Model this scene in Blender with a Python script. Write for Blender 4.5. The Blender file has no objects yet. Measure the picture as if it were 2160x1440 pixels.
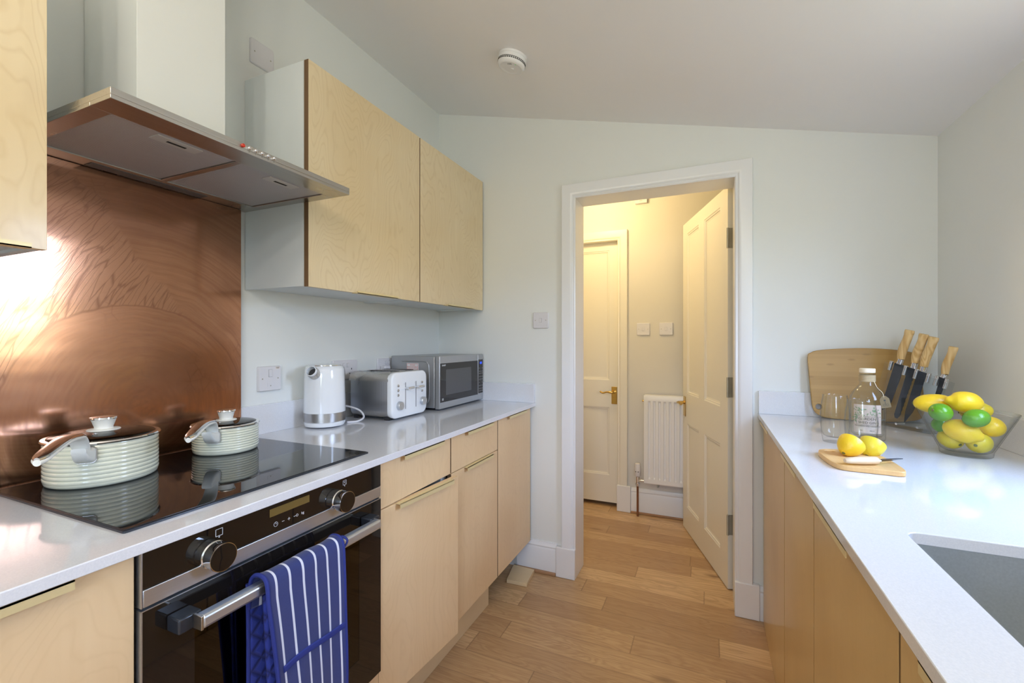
import bpy, bmesh, math, random
from mathutils import Vector, Matrix
random.seed(7)
PI = math.pi
SC = bpy.context.scene
COL = SC.collection

# ------------------------------------------------------------ camera, sky, light, exposure
cam = bpy.data.cameras.new('camera'); cam.sensor_width = 36.0; cam.lens = 942.0 / 2160.0 * 36.0
cam.clip_start = 0.02
cam_o = bpy.data.objects.new('camera', cam); COL.objects.link(cam_o)
cam_o.location = (0, 0, 1.24); cam_o.rotation_euler = (PI / 2, 0, math.radians(23.674))
SC.camera = cam_o
SC.view_settings.view_transform = 'Standard'; SC.view_settings.look = 'None'
SC.view_settings.gamma = 1.0; SC.view_settings.exposure = -0.12; SC.view_settings.use_curve_mapping = False
SC.cycles.max_bounces = 14; SC.cycles.diffuse_bounces = 6; SC.cycles.glossy_bounces = 6
SC.cycles.transmission_bounces = 14; SC.cycles.transparent_max_bounces = 16
SC.cycles.sample_clamp_indirect = 4.0; SC.cycles.caustics_reflective = False; SC.cycles.caustics_refractive = False

world = bpy.data.worlds.new('world'); SC.world = world; world.use_nodes = True
wn = world.node_tree; wn.nodes.clear()
wo = wn.nodes.new('ShaderNodeOutputWorld'); wb = wn.nodes.new('ShaderNodeBackground')
wt = wn.nodes.new('ShaderNodeTexCoord'); ws = wn.nodes.new('ShaderNodeSeparateXYZ'); wr = wn.nodes.new('ShaderNodeValToRGB')
wn.links.new(wt.outputs['Generated'], ws.inputs[0]); wn.links.new(ws.outputs['Z'], wr.inputs[0])
cr = wr.color_ramp; cr.elements[0].position = 0.0; cr.elements[0].color = (.20, .22, .18, 1)
cr.elements[1].position = 0.75; cr.elements[1].color = (.40, .60, 1.0, 1)
e = cr.elements.new(0.075); e.color = (.26, .30, .27, 1); e = cr.elements.new(0.10); e.color = (.56, .70, 1.0, 1)
wn.links.new(wr.outputs[0], wb.inputs[0]); wb.inputs[1].default_value = 27.0
wn.links.new(wb.outputs[0], wo.inputs[0])

def portal(loc, rot, sx, sy):                       # tells the renderer where the sky enters through a real opening
    l = bpy.data.lights.new('window_portal', 'AREA'); l.shape = 'RECTANGLE'; l.size = sx; l.size_y = sy
    l.cycles.is_portal = True
    o = bpy.data.objects.new('window_portal', l); COL.objects.link(o); o.location = loc; o.rotation_euler = rot
WIN_R = (0.98, 1.46, 1.10, 1.92)                    # window in right wall: y0 y1 z0 z1
WIN_F = (-0.10, 0.62, 0.95, 2.02)                   # glazed opening behind the camera: x0 x1 z0 z1
YF = -1.9
portal((0.90, (WIN_R[0] + WIN_R[1]) / 2, (WIN_R[2] + WIN_R[3]) / 2), (0, PI / 2, 0), WIN_R[3] - WIN_R[2], WIN_R[1] - WIN_R[0])
portal(((WIN_F[0] + WIN_F[1]) / 2, YF - .08, (WIN_F[2] + WIN_F[3]) / 2), (PI / 2, 0, 0), WIN_F[1] - WIN_F[0], WIN_F[3] - WIN_F[2])
def lamp(name, loc, power, color, radius=.04):
    l = bpy.data.lights.new(name, 'POINT'); l.energy = power; l.color = color; l.shadow_soft_size = radius
    o = bpy.data.objects.new(name, l); COL.objects.link(o); o.location = loc; return o
lamp('hall_bulb_light', (-0.75, 2.80, 2.22), 18, (1.0, .72, .35), .07)
for _p in ((-.55, -.35, 2.13), (-.25, -.35, 2.06), (.05, -.35, 1.99)):
    lamp('kitchen_bulb_light', _p, 11.0, (1.0, .89, .76), .03)

# ------------------------------------------------------------ node helpers
class NT:
    def __init__(s, name):
        s.m = bpy.data.materials.new(name); s.m.use_nodes = True; s.t = s.m.node_tree; s.n = s.t.nodes
        s.b = s.n['Principled BSDF']; s.out = s.n['Material Output']
    def link(s, a, b): s.t.links.new(a, b)
    def put(s, sock, v):
        if v is None: return
        if hasattr(v, 'is_output'): s.link(v, sock)
        else: sock.default_value = v
    def coord(s, scale=(1, 1, 1), rnd=0, kind='Object', rot=(0, 0, 0)):
        tc = s.n.new('ShaderNodeTexCoord'); mp = s.n.new('ShaderNodeMapping'); mp.inputs['Scale'].default_value = scale
        mp.inputs['Rotation'].default_value = rot
        s.link(tc.outputs[kind], mp.inputs['Vector'])
        if rnd:
            oi = s.n.new('ShaderNodeObjectInfo'); k = s.math('MULTIPLY', oi.outputs['Random'], rnd)
            s.link(k, mp.inputs['Location'])
        return mp.outputs[0]
    def math(s, op, a, b=None, c=None):
        m = s.n.new('ShaderNodeMath'); m.operation = op
        for i, v in enumerate((a, b, c)):
            if v is not None: s.put(m.inputs[i], v)
        return m.outputs[0]
    def noise(s, vec, scale=5, detail=3, rough=.5, dist=0):
        n = s.n.new('ShaderNodeTexNoise'); s.put(n.inputs['Vector'], vec); n.inputs['Scale'].default_value = scale
        n.inputs['Detail'].default_value = detail; n.inputs['Roughness'].default_value = rough; n.inputs['Distortion'].default_value = dist
        return n.outputs['Fac']
    def vor(s, vec, scale=5, feature='F1', out='Distance'):
        n = s.n.new('ShaderNodeTexVoronoi'); n.feature = feature; s.put(n.inputs['Vector'], vec); n.inputs['Scale'].default_value = scale
        return n.outputs[out]
    def ramp(s, f, stops):
        r = s.n.new('ShaderNodeValToRGB'); s.link(f, r.inputs[0]); el = r.color_ramp.elements
        for i, (p, c) in enumerate(stops):
            if i > 1: el.new(p)
            el[i].position = p
            el[i].color = (c, c, c, 1) if isinstance(c, (int, float)) else (*c, 1)
        return r.outputs[0]
    def mix(s, f, a, b, mode='MIX'):
        m = s.n.new('ShaderNodeMix'); m.data_type = 'RGBA'; m.blend_type = mode
        s.put(m.inputs[0], f)
        for sk, v in ((m.inputs[6], a), (m.inputs[7], b)):
            if hasattr(v, 'is_output'): s.link(v, sk)
            else: sk.default_value = (*v, 1) if len(v) == 3 else v
        return m.outputs[2]
    def sep(s, vec):
        x = s.n.new('ShaderNodeSeparateXYZ'); s.link(vec, x.inputs[0]); return x.outputs
    def comb(s, x, y, z):
        c = s.n.new('ShaderNodeCombineXYZ')
        for i, v in enumerate((x, y, z)): s.put(c.inputs[i], v)
        return c.outputs[0]
    def bump(s, h, strength=.2, dist=.01):
        b = s.n.new('ShaderNodeBump'); s.link(h, b.inputs['Height']); b.inputs['Strength'].default_value = strength
        b.inputs['Distance'].default_value = dist; s.link(b.outputs[0], s.b.inputs['Normal'])
    def set(s, base=None, rough=None, metal=None, **k):
        if base is not None: s.put(s.b.inputs['Base Color'], base if hasattr(base, 'is_output') else (*base, 1))
        s.put(s.b.inputs['Roughness'], rough); s.put(s.b.inputs['Metallic'], metal)
        for a, v in k.items(): s.put(s.b.inputs[a.replace('_', ' ')], v)
        return s

def plain(name, col, rough=.5, metal=0.0, var=.03, **k):
    n = NT(name); f = n.noise(n.coord(), 14, 3)
    c = n.mix(f, tuple(max(0, x * (1 - var)) for x in col), tuple(min(1, x * (1 + var)) for x in col))
    n.set(c, rough, metal, **k); return n.m

def paint(name, col, rough=.6, bump=.06):
    n = NT(name); v = n.coord(); f = n.noise(v, 2.2, 3)
    n.set(n.mix(f, tuple(x * .975 for x in col), tuple(min(1, x * 1.02) for x in col)), rough)
    n.bump(n.noise(v, 160, 2), bump, .002); return n.m

def brushed(name, col, rough=.3, axis=1, var=.12):
    n = NT(name); sc = [260, 260, 260]; sc[axis] = 3
    f = n.noise(n.coord(tuple(sc)), 1, 2); g = n.noise(n.coord(), 6, 2)
    n.set(n.mix(f, tuple(x * (1 - var) for x in col), tuple(min(1, x * (1 + var)) for x in col)),
          n.math('MULTIPLY_ADD', g, .18, rough - .09), 1.0)
    n.bump(f, .05, .001); return n.m

def birch(name, pale, mid, line, fig=1.0, rough=.42, coat=0.0, knots=True):
    """rotary-cut birch ply face: vertical cathedral figure with fine contour lines"""
    n = NT(name); v = n.coord((1, 1, 1), 37)
    vv = n.coord((4.2, 4.2, 1.5), 37)
    big = n.noise(vv, 1.0, 2, .45, .35)
    ripple = n.noise(n.coord((22, 22, 9), 37), 1.0, 2)
    h = n.math('ADD', big, n.math('MULTIPLY', ripple, .05))
    lin = n.math('PINGPONG', n.math('MULTIPLY', h, 38), .5)
    thin = n.ramp(lin, [(0.0, 1.0), (.20, 0.0)])
    streak = n.noise(n.coord((70, 70, 1.2), 37), 1, 3)
    cloud = n.noise(v, 3.0, 2)
    c = n.mix(n.ramp(cloud, [(.35, 0.0), (.7, 1.0)]), pale, mid)
    c = n.mix(n.math('MULTIPLY', streak, .22), c, line)
    c = n.mix(n.math('MULTIPLY', thin, .34 * fig), c, line)
    if knots:
        d = n.vor(n.coord((2.4, 2.4, 1.9), 37), 1.0)
        k = n.ramp(d, [(.0, 1.0), (.05, 0.0)])
        c = n.mix(n.math('MULTIPLY', k, .75), c, (.30, .17, .06))
    n.set(c, rough); n.b.inputs['Coat Weight'].default_value = coat; n.b.inputs['Coat Roughness'].default_value = .12
    n.bump(streak, .06, .001); return n.m

M = {}
M['wall'] = paint('wall_paint', (.765, .785, .76))
M['ceil'] = paint('ceiling_paint', (.88, .87, .865))
M['hallwall'] = paint('hall_wall_paint', (.68, .66, .60))
M['gloss'] = paint('white_gloss_paint', (.80, .81, .82), .28, .03)
M['doorpaint'] = paint('cream_door_paint', (.80, .77, .68), .32, .03)
M['birch'] = birch('birch_ply', (.79, .67, .45), (.73, .59, .36), (.55, .40, .20), .8, .36, .25)
M['birchbase'] = birch('birch_ply_base', (.80, .60, .36), (.74, .53, .30), (.55, .36, .17), .35)
M['birchR'] = birch('birch_veneer', (.67, .47, .21), (.58, .39, .16), (.44, .27, .085), .2, .34, .25, False)
n = NT('ply_edge'); z_ = n.sep(n.coord())
f = n.math('PINGPONG', n.math('MULTIPLY', z_[0], 420), 1.0)
n.set(n.mix(f, (.10, .05, .02), (.22, .13, .06)), .7); M['plyedge'] = n.m
M['carcass'] = plain('white_carcass', (.74, .78, .78), .45)
M['dark'] = plain('dark_gap', (.02, .018, .015), .8)
M['rubber'] = plain('black_plastic', (.025, .025, .028), .45)
M['greyplastic'] = plain('grey_plastic', (.10, .10, .105), .4)
M['whiteplastic'] = plain('white_plastic', (.70, .69, .71), .35)
M['alarm'] = plain('warm_white_plastic', (.80, .80, .80), .4)
M['enamel'] = plain('white_enamel', (.82, .85, .88), .10, 0, .01, Coat_Weight=.6)
M['chrome'] = plain('chrome', (.80, .80, .82), .07, 1.0)
M['steel'] = brushed('brushed_steel', (.52, .50, .47), .30, 1)
M['steelz'] = brushed('brushed_steel_vertical', (.50, .49, .48), .30, 2)
M['steelsink'] = brushed('sink_steel', (.56, .58, .58), .36, 1)
M['alu'] = brushed('brushed_aluminium', (.64, .68, .74), .40, 1, .06)
M['filter'] = plain('filter_mesh', (.50, .49, .50), .5, .6)
M['brasslip'] = plain('pale_brass', (.74, .62, .34), .35, .25)
M['brass'] = plain('brass', (.62, .42, .13), .22, 1.0)
M['hinge'] = plain('painted_steel_hinge', (.42, .40, .33), .45, .5, .3)
M['blacksteel'] = plain('coated_black_blade', (.035, .042, .055), .32, .2)
M['cork'] = plain('pale_stopper', (.82, .72, .55), .55)
M['kraft'] = plain('kraft_card', (.19, .14, .07), .8)
M['twine'] = plain('jute_twine', (.50, .40, .25), .85, 0, .2)
M['ink'] = plain('dark_ink', (.04, .045, .04), .7)
M['inkred'] = plain('red_ink', (.62, .10, .10), .6)
M['inkgreen'] = plain('green_ink', (.16, .26, .13), .7)
M['lblcream'] = plain('label_paper', (.78, .68, .60), .6)
M['silverink'] = plain('silver_ink', (.70, .72, .75), .4)
M['microgrey'] = plain('silver_paint', (.40, .41, .42), .32, .5)
M['cream'] = plain('cream_enamel', (.74, .76, .62), .16, 0, .01, Coat_Weight=.6)
M['creamhandle'] = plain('cream_resin', (.86, .86, .80), .42)
M['copperpipe'] = plain('copper_pipe', (.28, .13, .07), .4, .8)
M['oakbead'] = plain('oak_beading', (.36, .20, .10), .55)
M['mdf'] = plain('birch_offcut', (.70, .54, .32), .45)
M['latchgrey'] = plain('latch_grey', (.58, .56, .54), .5, .2)
M['redled'] = plain('red_lens', (.5, .03, .01), .15)
M['amber'] = plain('smoked_display', (.16, .11, .035), .12)
M['sinkrim'] = plain('grey_silicone', (.25, .27, .29), .5)

n = NT('white_quartz'); v = n.coord(); sp = n.noise(v, 420, 2)
n.set(n.mix(n.ramp(sp, [(.35, 0.0), (.7, 1.0)]), (.70, .72, .76), (.76, .775, .81)), .09, 0, Coat_Weight=.3); M['quartz'] = n.m
n = NT('black_hob_glass'); n.set((.008, .008, .009), .015, 0, IOR=1.62); M['hobglass'] = n.m
n = NT('oven_glass'); n.set((.010, .008, .007), .02, 0, IOR=1.55); M['ovenglass'] = n.m
n = NT('hob_bevel'); n.set((.025, .03, .04), .25, .2); M['hobedge'] = n.m

# copper sheet: wiped lacquer arcs and finger-shaped tarnish
n = NT('copper_sheet'); v = n.coord(); xyz = n.sep(v)
warp = n.noise(v, 4.0, 4, .55, .3); warp2 = n.noise(n.coord((1, 1, 1), 0), 11.0, 3)
Y_, Z_ = xyz[1], xyz[2]
bend = n.math('MULTIPLY', n.math('SUBTRACT', warp, .5), .085)
across = n.math('ADD', n.math('SUBTRACT', Y_, n.math('MULTIPLY', n.math('MULTIPLY', Z_, Z_), .60)), n.math('MULTIPLY', bend, .5))
along = Z_
cell = n.vor(n.comb(0, n.math('MULTIPLY', across, 72), n.math('MULTIPLY', along, 8)), 1.0, 'DISTANCE_TO_EDGE')
edge = n.ramp(cell, [(.0, 1.0), (.07, 0.0)])
fine = n.noise(n.comb(0, n.math('MULTIPLY', across, 300), n.math('MULTIPLY', along, 4)), 1.0, 2)
# wiped arcs around one centre
dy = n.math('SUBTRACT', Y_, .32); dz = n.math('SUBTRACT', Z_, .145)
rad0 = n.math('SQRT', n.math('ADD', n.math('MULTIPLY', dy, dy), n.math('MULTIPLY', dz, dz)))
rad = n.math('ADD', rad0, n.math('MULTIPLY', n.math('SUBTRACT', warp, .5), .05)); an = n.math('ARCTAN2', dz, dy)
arc = n.noise(n.comb(n.math('MULTIPLY', rad, 85), n.math('MULTIPLY', an, 1.6), 0), 1.0, 4, .6)
arcf = n.ramp(arc, [(.40, 0.0), (.66, 1.0)])
ringe = n.ramp(n.math('ABSOLUTE', n.math('SUBTRACT', rad, .285)), [(.0, 1.0), (.004, 0.0)])
fb = n.math('ADD', n.math('ADD', Y_, n.math('MULTIPLY', Z_, .78)), n.math('MULTIPLY', n.math('SUBTRACT', warp2, .5), .12))
fm = n.math('MULTIPLY', n.ramp(fb, [(.755, 1.0), (.775, 0.0)]), n.ramp(rad, [(.284, 0.0), (.288, 1.0)]))
blob = n.vor(n.mix(.5, v, v), 30.0, 'DISTANCE_TO_EDGE')
blobm = n.math('MULTIPLY', n.ramp(blob, [(.0, 1.0), (.06, 0.0)]), n.ramp(n.noise(v, 7, 2), [(.58, 0.0), (.66, 1.0)]))
cloud = n.noise(v, 3.0, 5, .62)
c = n.mix(n.ramp(cloud, [(.3, 0.0), (.72, 1.0)]), (.60, .285, .155), (.42, .185, .09))
c = n.mix(n.math('MULTIPLY', fine, n.math('MULTIPLY', fm, .35)), c, (.64, .35, .23))
c = n.mix(n.math('MULTIPLY', n.math('MULTIPLY', edge, fm), .62), c, (.22, .085, .045))
c = n.mix(n.math('MULTIPLY', blobm, .35), c, (.22, .085, .045))
nf = n.math('SUBTRACT', 1.0, fm)
c = n.mix(n.math('MULTIPLY', n.math('MULTIPLY', arcf, nf), .48), c, (.27, .105, .05))
c = n.mix(n.math('MULTIPLY', ringe, .45), c, (.22, .085, .045))
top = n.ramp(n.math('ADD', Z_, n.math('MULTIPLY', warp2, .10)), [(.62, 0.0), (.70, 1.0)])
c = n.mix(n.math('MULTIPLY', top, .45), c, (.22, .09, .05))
n.b.inputs['Coat Weight'].default_value = .7; n.b.inputs['Coat Roughness'].default_value = .12
n.set(c, n.math('ADD', n.math('MULTIPLY_ADD', cloud, .12, .10), n.math('MULTIPLY', n.math('MULTIPLY', arcf, nf), .05)), .94)
n.bump(n.math('ADD', n.noise(n.coord((1, 1.2, 3.0)), 2.2, 2), n.math('ADD', n.math('MULTIPLY', fine, n.math('MULTIPLY', fm, .02)), n.math('MULTIPLY', arc, .015))), .10, .02)
M['copper'] = n.m

# oak floorboards, laid across the room (rows along x)
n = NT('oak_floor'); v = n.coord(); xyz = n.sep(v)
rowf = n.math('DIVIDE', n.math('ADD', xyz[1], 1.937 + .12 * 40), .12); row = n.math('FLOOR', rowf); fy = n.math('FRACT', rowf)
wn1 = n.n.new('ShaderNodeTexWhiteNoise'); wn1.noise_dimensions = '1D'; n.link(row, wn1.inputs['W'])
colf = n.math('DIVIDE', n.math('ADD', n.math('ADD', xyz[0], 20.0), n.math('MULTIPLY', wn1.outputs[0], 1.7)), .86)
col = n.math('FLOOR', colf); fx = n.math('FRACT', colf)
wn2 = n.n.new('ShaderNodeTexWhiteNoise'); wn2.noise_dimensions = '3D'; n.link(n.comb(row, col, 0), wn2.inputs['Vector'])
rnd = wn2.outputs[0]
gv = n.comb(n.math('ADD', n.math('MULTIPLY', xyz[0], 1.9), n.math('MULTIPLY', rnd, 31)), n.math('ADD', n.math('MULTIPLY', xyz[1], 13), n.math('MULTIPLY', rnd, 17)), rnd)
g1 = n.noise(gv, 1.0, 3, .5, .8)
rings = n.math('PINGPONG', n.math('MULTIPLY', g1, 13), .5)
fine = n.noise(n.comb(n.math('MULTIPLY', xyz[0], 5), n.math('MULTIPLY', xyz[1], 150), rnd), 1, 3)
c = n.ramp(rnd, [(.0, (.43, .27, .14)), (.45, (.56, .37, .195)), (1.0, (.69, .48, .265))])
c = n.mix(n.math('MULTIPLY', n.ramp(rings, [(0, 1.0), (.35, 0.0)]), .40), c, (.30, .16, .07))
c = n.mix(n.math('MULTIPLY', n.ramp(fine, [(.4, 0.0), (.75, 1.0)]), .50), c, (.34, .19, .09))
kd = n.vor(n.comb(n.math('MULTIPLY', xyz[0], 2.1), n.math('MULTIPLY', xyz[1], 6.0), 0), 1.0)
c = n.mix(n.math('MULTIPLY', n.ramp(kd, [(.03, 1.0), (.13, 0.0)]), .7), c, (.16, .08, .035))
ey = n.math('MINIMUM', fy, n.math('SUBTRACT', 1.0, fy)); ex = n.math('MINIMUM', fx, n.math('SUBTRACT', 1.0, fx))
gap = n.math('MAXIMUM', n.ramp(ey, [(.0, 1.0), (.018, 0.0)]), n.ramp(ex, [(.0, 1.0), (.0025, 0.0)]))
c = n.mix(n.math('MULTIPLY', gap, .6), c, (.12, .06, .03))
n.set(c, n.math('MULTIPLY_ADD', fine, .15, .28)); n.bump(n.math('SUBTRACT', fine, n.math('MULTIPLY', gap, 2.0)), .08, .002); M['oak'] = n.m

def bamboo(name, a, b, line, axis=2, per=55):
    n = NT(name); v = n.coord((1, 1, 1), 3); q = n.sep(v)[axis]
    k = n.math('FLOOR', n.math('MULTIPLY', q, per)); w = n.n.new('ShaderNodeTexWhiteNoise'); w.noise_dimensions = '1D'; n.link(k, w.inputs['W'])
    sc = [4, 4, 4]; sc[axis] = 260; st = n.noise(n.coord(tuple(sc)), 1, 3)
    kn = [9, 9, 9]; kn[axis] = 30; nd = n.vor(n.coord(tuple(kn)), 1.0)
    c = n.mix(w.outputs[0], a, b); c = n.mix(n.math('MULTIPLY', st, .35), c, line)
    c = n.mix(n.math('MULTIPLY', n.ramp(nd, [(.10, 1.0), (.16, 0.0)]), .45), c, line)
    n.set(c, .42); return n.m
M['bamboo'] = bamboo('bamboo', (.42, .245, .062), (.50, .305, .088), (.25, .125, .03), 2)
M['bamboo2'] = bamboo('bamboo_pale', (.70, .42, .16), (.76, .49, .21), (.48, .25, .08), 0, 40)

n = NT('handle_wood'); v = n.coord((9, 9, 9), 5)
g = n.noise(n.coord((14, 14, 5), 5), 1.0, 2, .5, .6); rg = n.math('PINGPONG', n.math('MULTIPLY', g, 12), .5)
n.set(n.mix(n.ramp(rg, [(0, 1.0), (.4, 0.0)]), (.74, .53, .25), (.56, .34, .12)), .45); M['handlewood'] = n.m
n = NT('pale_handle_wood'); g = n.noise(n.coord((30, 30, 90), 5), 1.0, 3)
n.set(n.mix(g, (.74, .60, .42), (.58, .42, .26)), .5); M['palewood'] = n.m

def citrus(name, a, b, bump, rough=.32):
    n = NT(name); v = n.coord((1, 1, 1), 11)
    n.set(n.mix(n.ramp(n.noise(v, 14, 2), [(.3, 0.0), (.75, 1.0)]), a, b), rough, 0, Subsurface_Weight=.12)
    n.b.inputs['Subsurface Radius'].default_value = (.01, .006, .002)
    n.bump(n.noise(v, 420, 2), bump, .002); return n.m
M['lemon'] = citrus('lemon_skin', (.86, .62, .03), (.78, .50, .015), .22)
M['lemon2'] = citrus('lemon_skin_greenish', (.74, .62, .05), (.66, .50, .02), .22)
M['lime'] = citrus('lime_skin', (.12, .33, .015), (.05, .19, .012), .18, .22)
M['flesh'] = citrus('lemon_flesh', (.82, .72, .28), (.86, .78, .45), .3)
M['stalk'] = plain('dry_stalk', (.16, .17, .05), .8)

def thin_glass(name, tint, f0=.025, rough=0.0, dk=.55, pw=5.0):
    """thin clear wall: straight see-through plus a facing-angle reflection"""
    n = NT(name); n.n.remove(n.b); lw = n.n.new('ShaderNodeLayerWeight'); lw.inputs[0].default_value = .5
    f = n.math('MULTIPLY_ADD', n.math('POWER', lw.outputs['Facing'], 5.0), .45, f0)
    tr = n.n.new('ShaderNodeBsdfTransparent'); gl = n.n.new('ShaderNodeBsdfGlossy'); gl.inputs['Roughness'].default_value = rough
    k = n.math('POWER', lw.outputs['Facing'], pw)
    n.link(n.mix(k, tint, tuple(x * dk for x in tint)), tr.inputs[0])
    mx = n.n.new('ShaderNodeMixShader'); n.link(f, mx.inputs[0]); n.link(tr.outputs[0], mx.inputs[1]); n.link(gl.outputs[0], mx.inputs[2]); n.link(mx.outputs[0], n.out.inputs[0]); return n.m
M['glass'] = thin_glass('clear_glass', (.975, .985, .98)); M['tglass'] = thin_glass('tumbler_glass', (.98, .99, .99), .03, 0.0, .38, 6.0); M['acrylic'] = thin_glass('acrylic', (.96, .975, .98), .03)
n = NT('smoked_pane'); n.n.remove(n.b)
tr = n.n.new('ShaderNodeBsdfTransparent'); tr.inputs[0].default_value = (.30, .20, .13, 1)
gl = n.n.new('ShaderNodeBsdfGlossy'); gl.inputs['Roughness'].default_value = .02; gl.inputs[0].default_value = (1, 1, 1, 1)
fr = n.n.new('ShaderNodeFresnel'); fr.inputs[0].default_value = 1.55; mx = n.n.new('ShaderNodeMixShader')
n.link(fr.outputs[0], mx.inputs[0]); n.link(tr.outputs[0], mx.inputs[1]); n.link(gl.outputs[0], mx.inputs[2]); n.link(mx.outputs[0], n.out.inputs[0]); M['smoked'] = n.m
n = NT('lid_glass'); n.n.remove(n.b)
tr = n.n.new('ShaderNodeBsdfTransparent'); tr.inputs[0].default_value = (.75, .74, .70, 1)
gl = n.n.new('ShaderNodeBsdfGlossy'); gl.inputs['Roughness'].default_value = .03
fr = n.n.new('ShaderNodeFresnel'); fr.inputs[0].default_value = 1.6; mx = n.n.new('ShaderNodeMixShader')
n.link(fr.outputs[0], mx.inputs[0]); n.link(tr.outputs[0], mx.inputs[1]); n.link(gl.outputs[0], mx.inputs[2]); n.link(mx.outputs[0], n.out.inputs[0]); M['lidglass'] = n.m

def emis(name, col, s):
    n = NT(name); n.set((0, 0, 0), .5); n.b.inputs['Emission Color'].default_value = (*col, 1); n.b.inputs['Emission Strength'].default_value = s; return n.m
M['blueled'] = emis('blue_display', (.03, .10, 1.0), 3.0)
M['greenled'] = emis('green_led', (.2, .9, .1), .6)
M['bulb'] = emis('lit_bulb', (1.0, .88, .70), 14.0)
M['hallbulb'] = emis('lit_hall_bulb', (1.0, .78, .42), 10.0)

# glove fabrics
def striped(name):
    n = NT(name); u = n.sep(n.coord(kind='UV'))
    f = n.math('FRACT', n.math('DIVIDE', n.math('ADD', u[0], .01355), .033))
    d = n.math('ABSOLUTE', n.math('SUBTRACT', f, .5)); s = n.ramp(d, [(.075, 1.0), (.09, 0.0)])
    wv = n.noise(n.coord((1, 1, 1)), 700, 2)
    blue = n.mix(wv, (.013, .024, .115), (.024, .040, .185))
    n.set(n.mix(s, blue, (.66, .69, .80)), .85); n.b.inputs['Sheen Weight'].default_value = .2; n.bump(wv, .2, .001); return n.m
M['stripe'] = striped('butcher_stripe_cotton')
n = NT('quilted_cotton'); u = n.sep(n.coord(kind='UV'))
a = n.math('PINGPONG', n.math('MULTIPLY', n.math('ADD', u[0], u[1]), 26), .5); b = n.math('PINGPONG', n.math('MULTIPLY', n.math('SUBTRACT', u[0], u[1]), 26), .5)
h = n.math('MINIMUM', a, b); h2 = n.ramp(h, [(0.0, 0.0), (.22, 1.0)])
n.set(n.mix(h2, (.008, .014, .10), (.018, .035, .26)), .85); n.bump(h2, .5, .003); M['quilt'] = n.m
M['navy'] = plain('navy_binding', (.015, .028, .20), .8)

# ------------------------------------------------------------ mesh helpers
class MB:
    def __init__(s): s.bm = bmesh.new(); s.uv = None
    def face(s, vs):
        try: return s.bm.faces.new(vs)
        except ValueError: return None
    def box(s, x0, x1, y0, y1, z0, z1):
        v = [s.bm.verts.new((x, y, z)) for x in (x0, x1) for y in (y0, y1) for z in (z0, z1)]
        for f in ((0, 1, 3, 2), (4, 6, 7, 5), (0, 4, 5, 1), (2, 3, 7, 6), (0, 2, 6, 4), (1, 5, 7, 3)): s.face([v[i] for i in f])
        return s
    def loft(s, rings, cap0=True, cap1=True, closed=True):
        R = [[s.bm.verts.new(p) for p in r] for r in rings]; k = len(R[0])
        for a, b in zip(R, R[1:]):
            for i in range(k if closed else k - 1):
                j = (i + 1) % k; s.face([a[i], a[j], b[j], b[i]])
        if cap0: s.face(R[0][::-1])
        if cap1: s.face(R[-1])
        return s
    def prism(s, pts, f0, f1):
        """pts 2D outline, f0/f1 map (a,b) to 3D for the two faces"""
        return s.loft([[f0(a, b) for a, b in pts], [f1(a, b) for a, b in pts]])
    def lathe(s, prof, c=(0, 0, 0), seg=48, mat=None, cap=True):
        rings = []
        for r, z in prof:
            ring = []
            for i in range(seg):
                a = 2 * PI * i / seg; p = Vector((r * math.cos(a), r * math.sin(a), z))
                if mat: p = mat @ p
                ring.append(p + Vector(c))
            rings.append(ring)
        return s.loft(rings, cap, cap)
    def cyl(s, p0, p1, r, r1=None, seg=20):
        p0, p1 = Vector(p0), Vector(p1); d = (p1 - p0); q = d.to_track_quat('Z', 'Y').to_matrix()
        r1 = r if r1 is None else r1; L = d.length
        return s.lathe([(r, 0), (r1, L)], p0, seg, q)
    def tube(s, pts, r, seg=12, flat=1.0, up=None):
        """swept tube; r scalar or list; flat squashes section along 'up'"""
        P = [Vector(p) for p in pts]; n = len(P); R = r if isinstance(r, (list, tuple)) else [r] * n; rings = []
        prev = None
        for i in range(n):
            t = (P[min(i + 1, n - 1)] - P[max(i - 1, 0)]).normalized()
            if up is not None: a = t.cross(Vector(up)).normalized()
            else:
                a = prev if prev is not None else (t.cross(Vector((0, 0, 1))) if abs(t.z) < .95 else t.cross(Vector((1, 0, 0))))
                a = (a - t * a.dot(t)).normalized(); prev = a
            b = t.cross(a).normalized()
            rr = R[i] if isinstance(R[i], (tuple, list)) else (R[i], R[i] * flat)
            rings.append([P[i] + a * (rr[0] * math.cos(2 * PI * k / seg)) + b * (rr[1] * math.sin(2 * PI * k / seg)) for k in range(seg)])
        return s.loft(rings)
    def ball(s, c, r, seg=24, sx=1, sy=1, sz=1):
        prof = [(r * math.sin(PI * i / 12), -r * math.cos(PI * i / 12)) for i in range(13)]; prof[0] = (r * .02, -r); prof[-1] = (r * .02, r)
        return s.lathe(prof, c, seg, Matrix.Diagonal((sx, sy, sz)))
    def text(s, body, size, mat, align='CENTER', ext=.0004, fn=None):
        cu = bpy.data.curves.new('t', 'FONT'); cu.body = body; cu.size = size; cu.align_x = align; cu.align_y = 'CENTER'; cu.extrude = ext; cu.resolution_u = 3
        o = bpy.data.objects.new('t', cu); COL.objects.link(o); dg = bpy.context.evaluated_depsgraph_get()
        me = bpy.data.meshes.new_from_object(o.evaluated_get(dg)); bpy.data.objects.remove(o); bpy.data.curves.remove(cu)
        for v in me.vertices: v.co = fn(v.co) if fn else (mat @ v.co)
        s.bm.from_mesh(me); bpy.data.meshes.remove(me); return s

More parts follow.
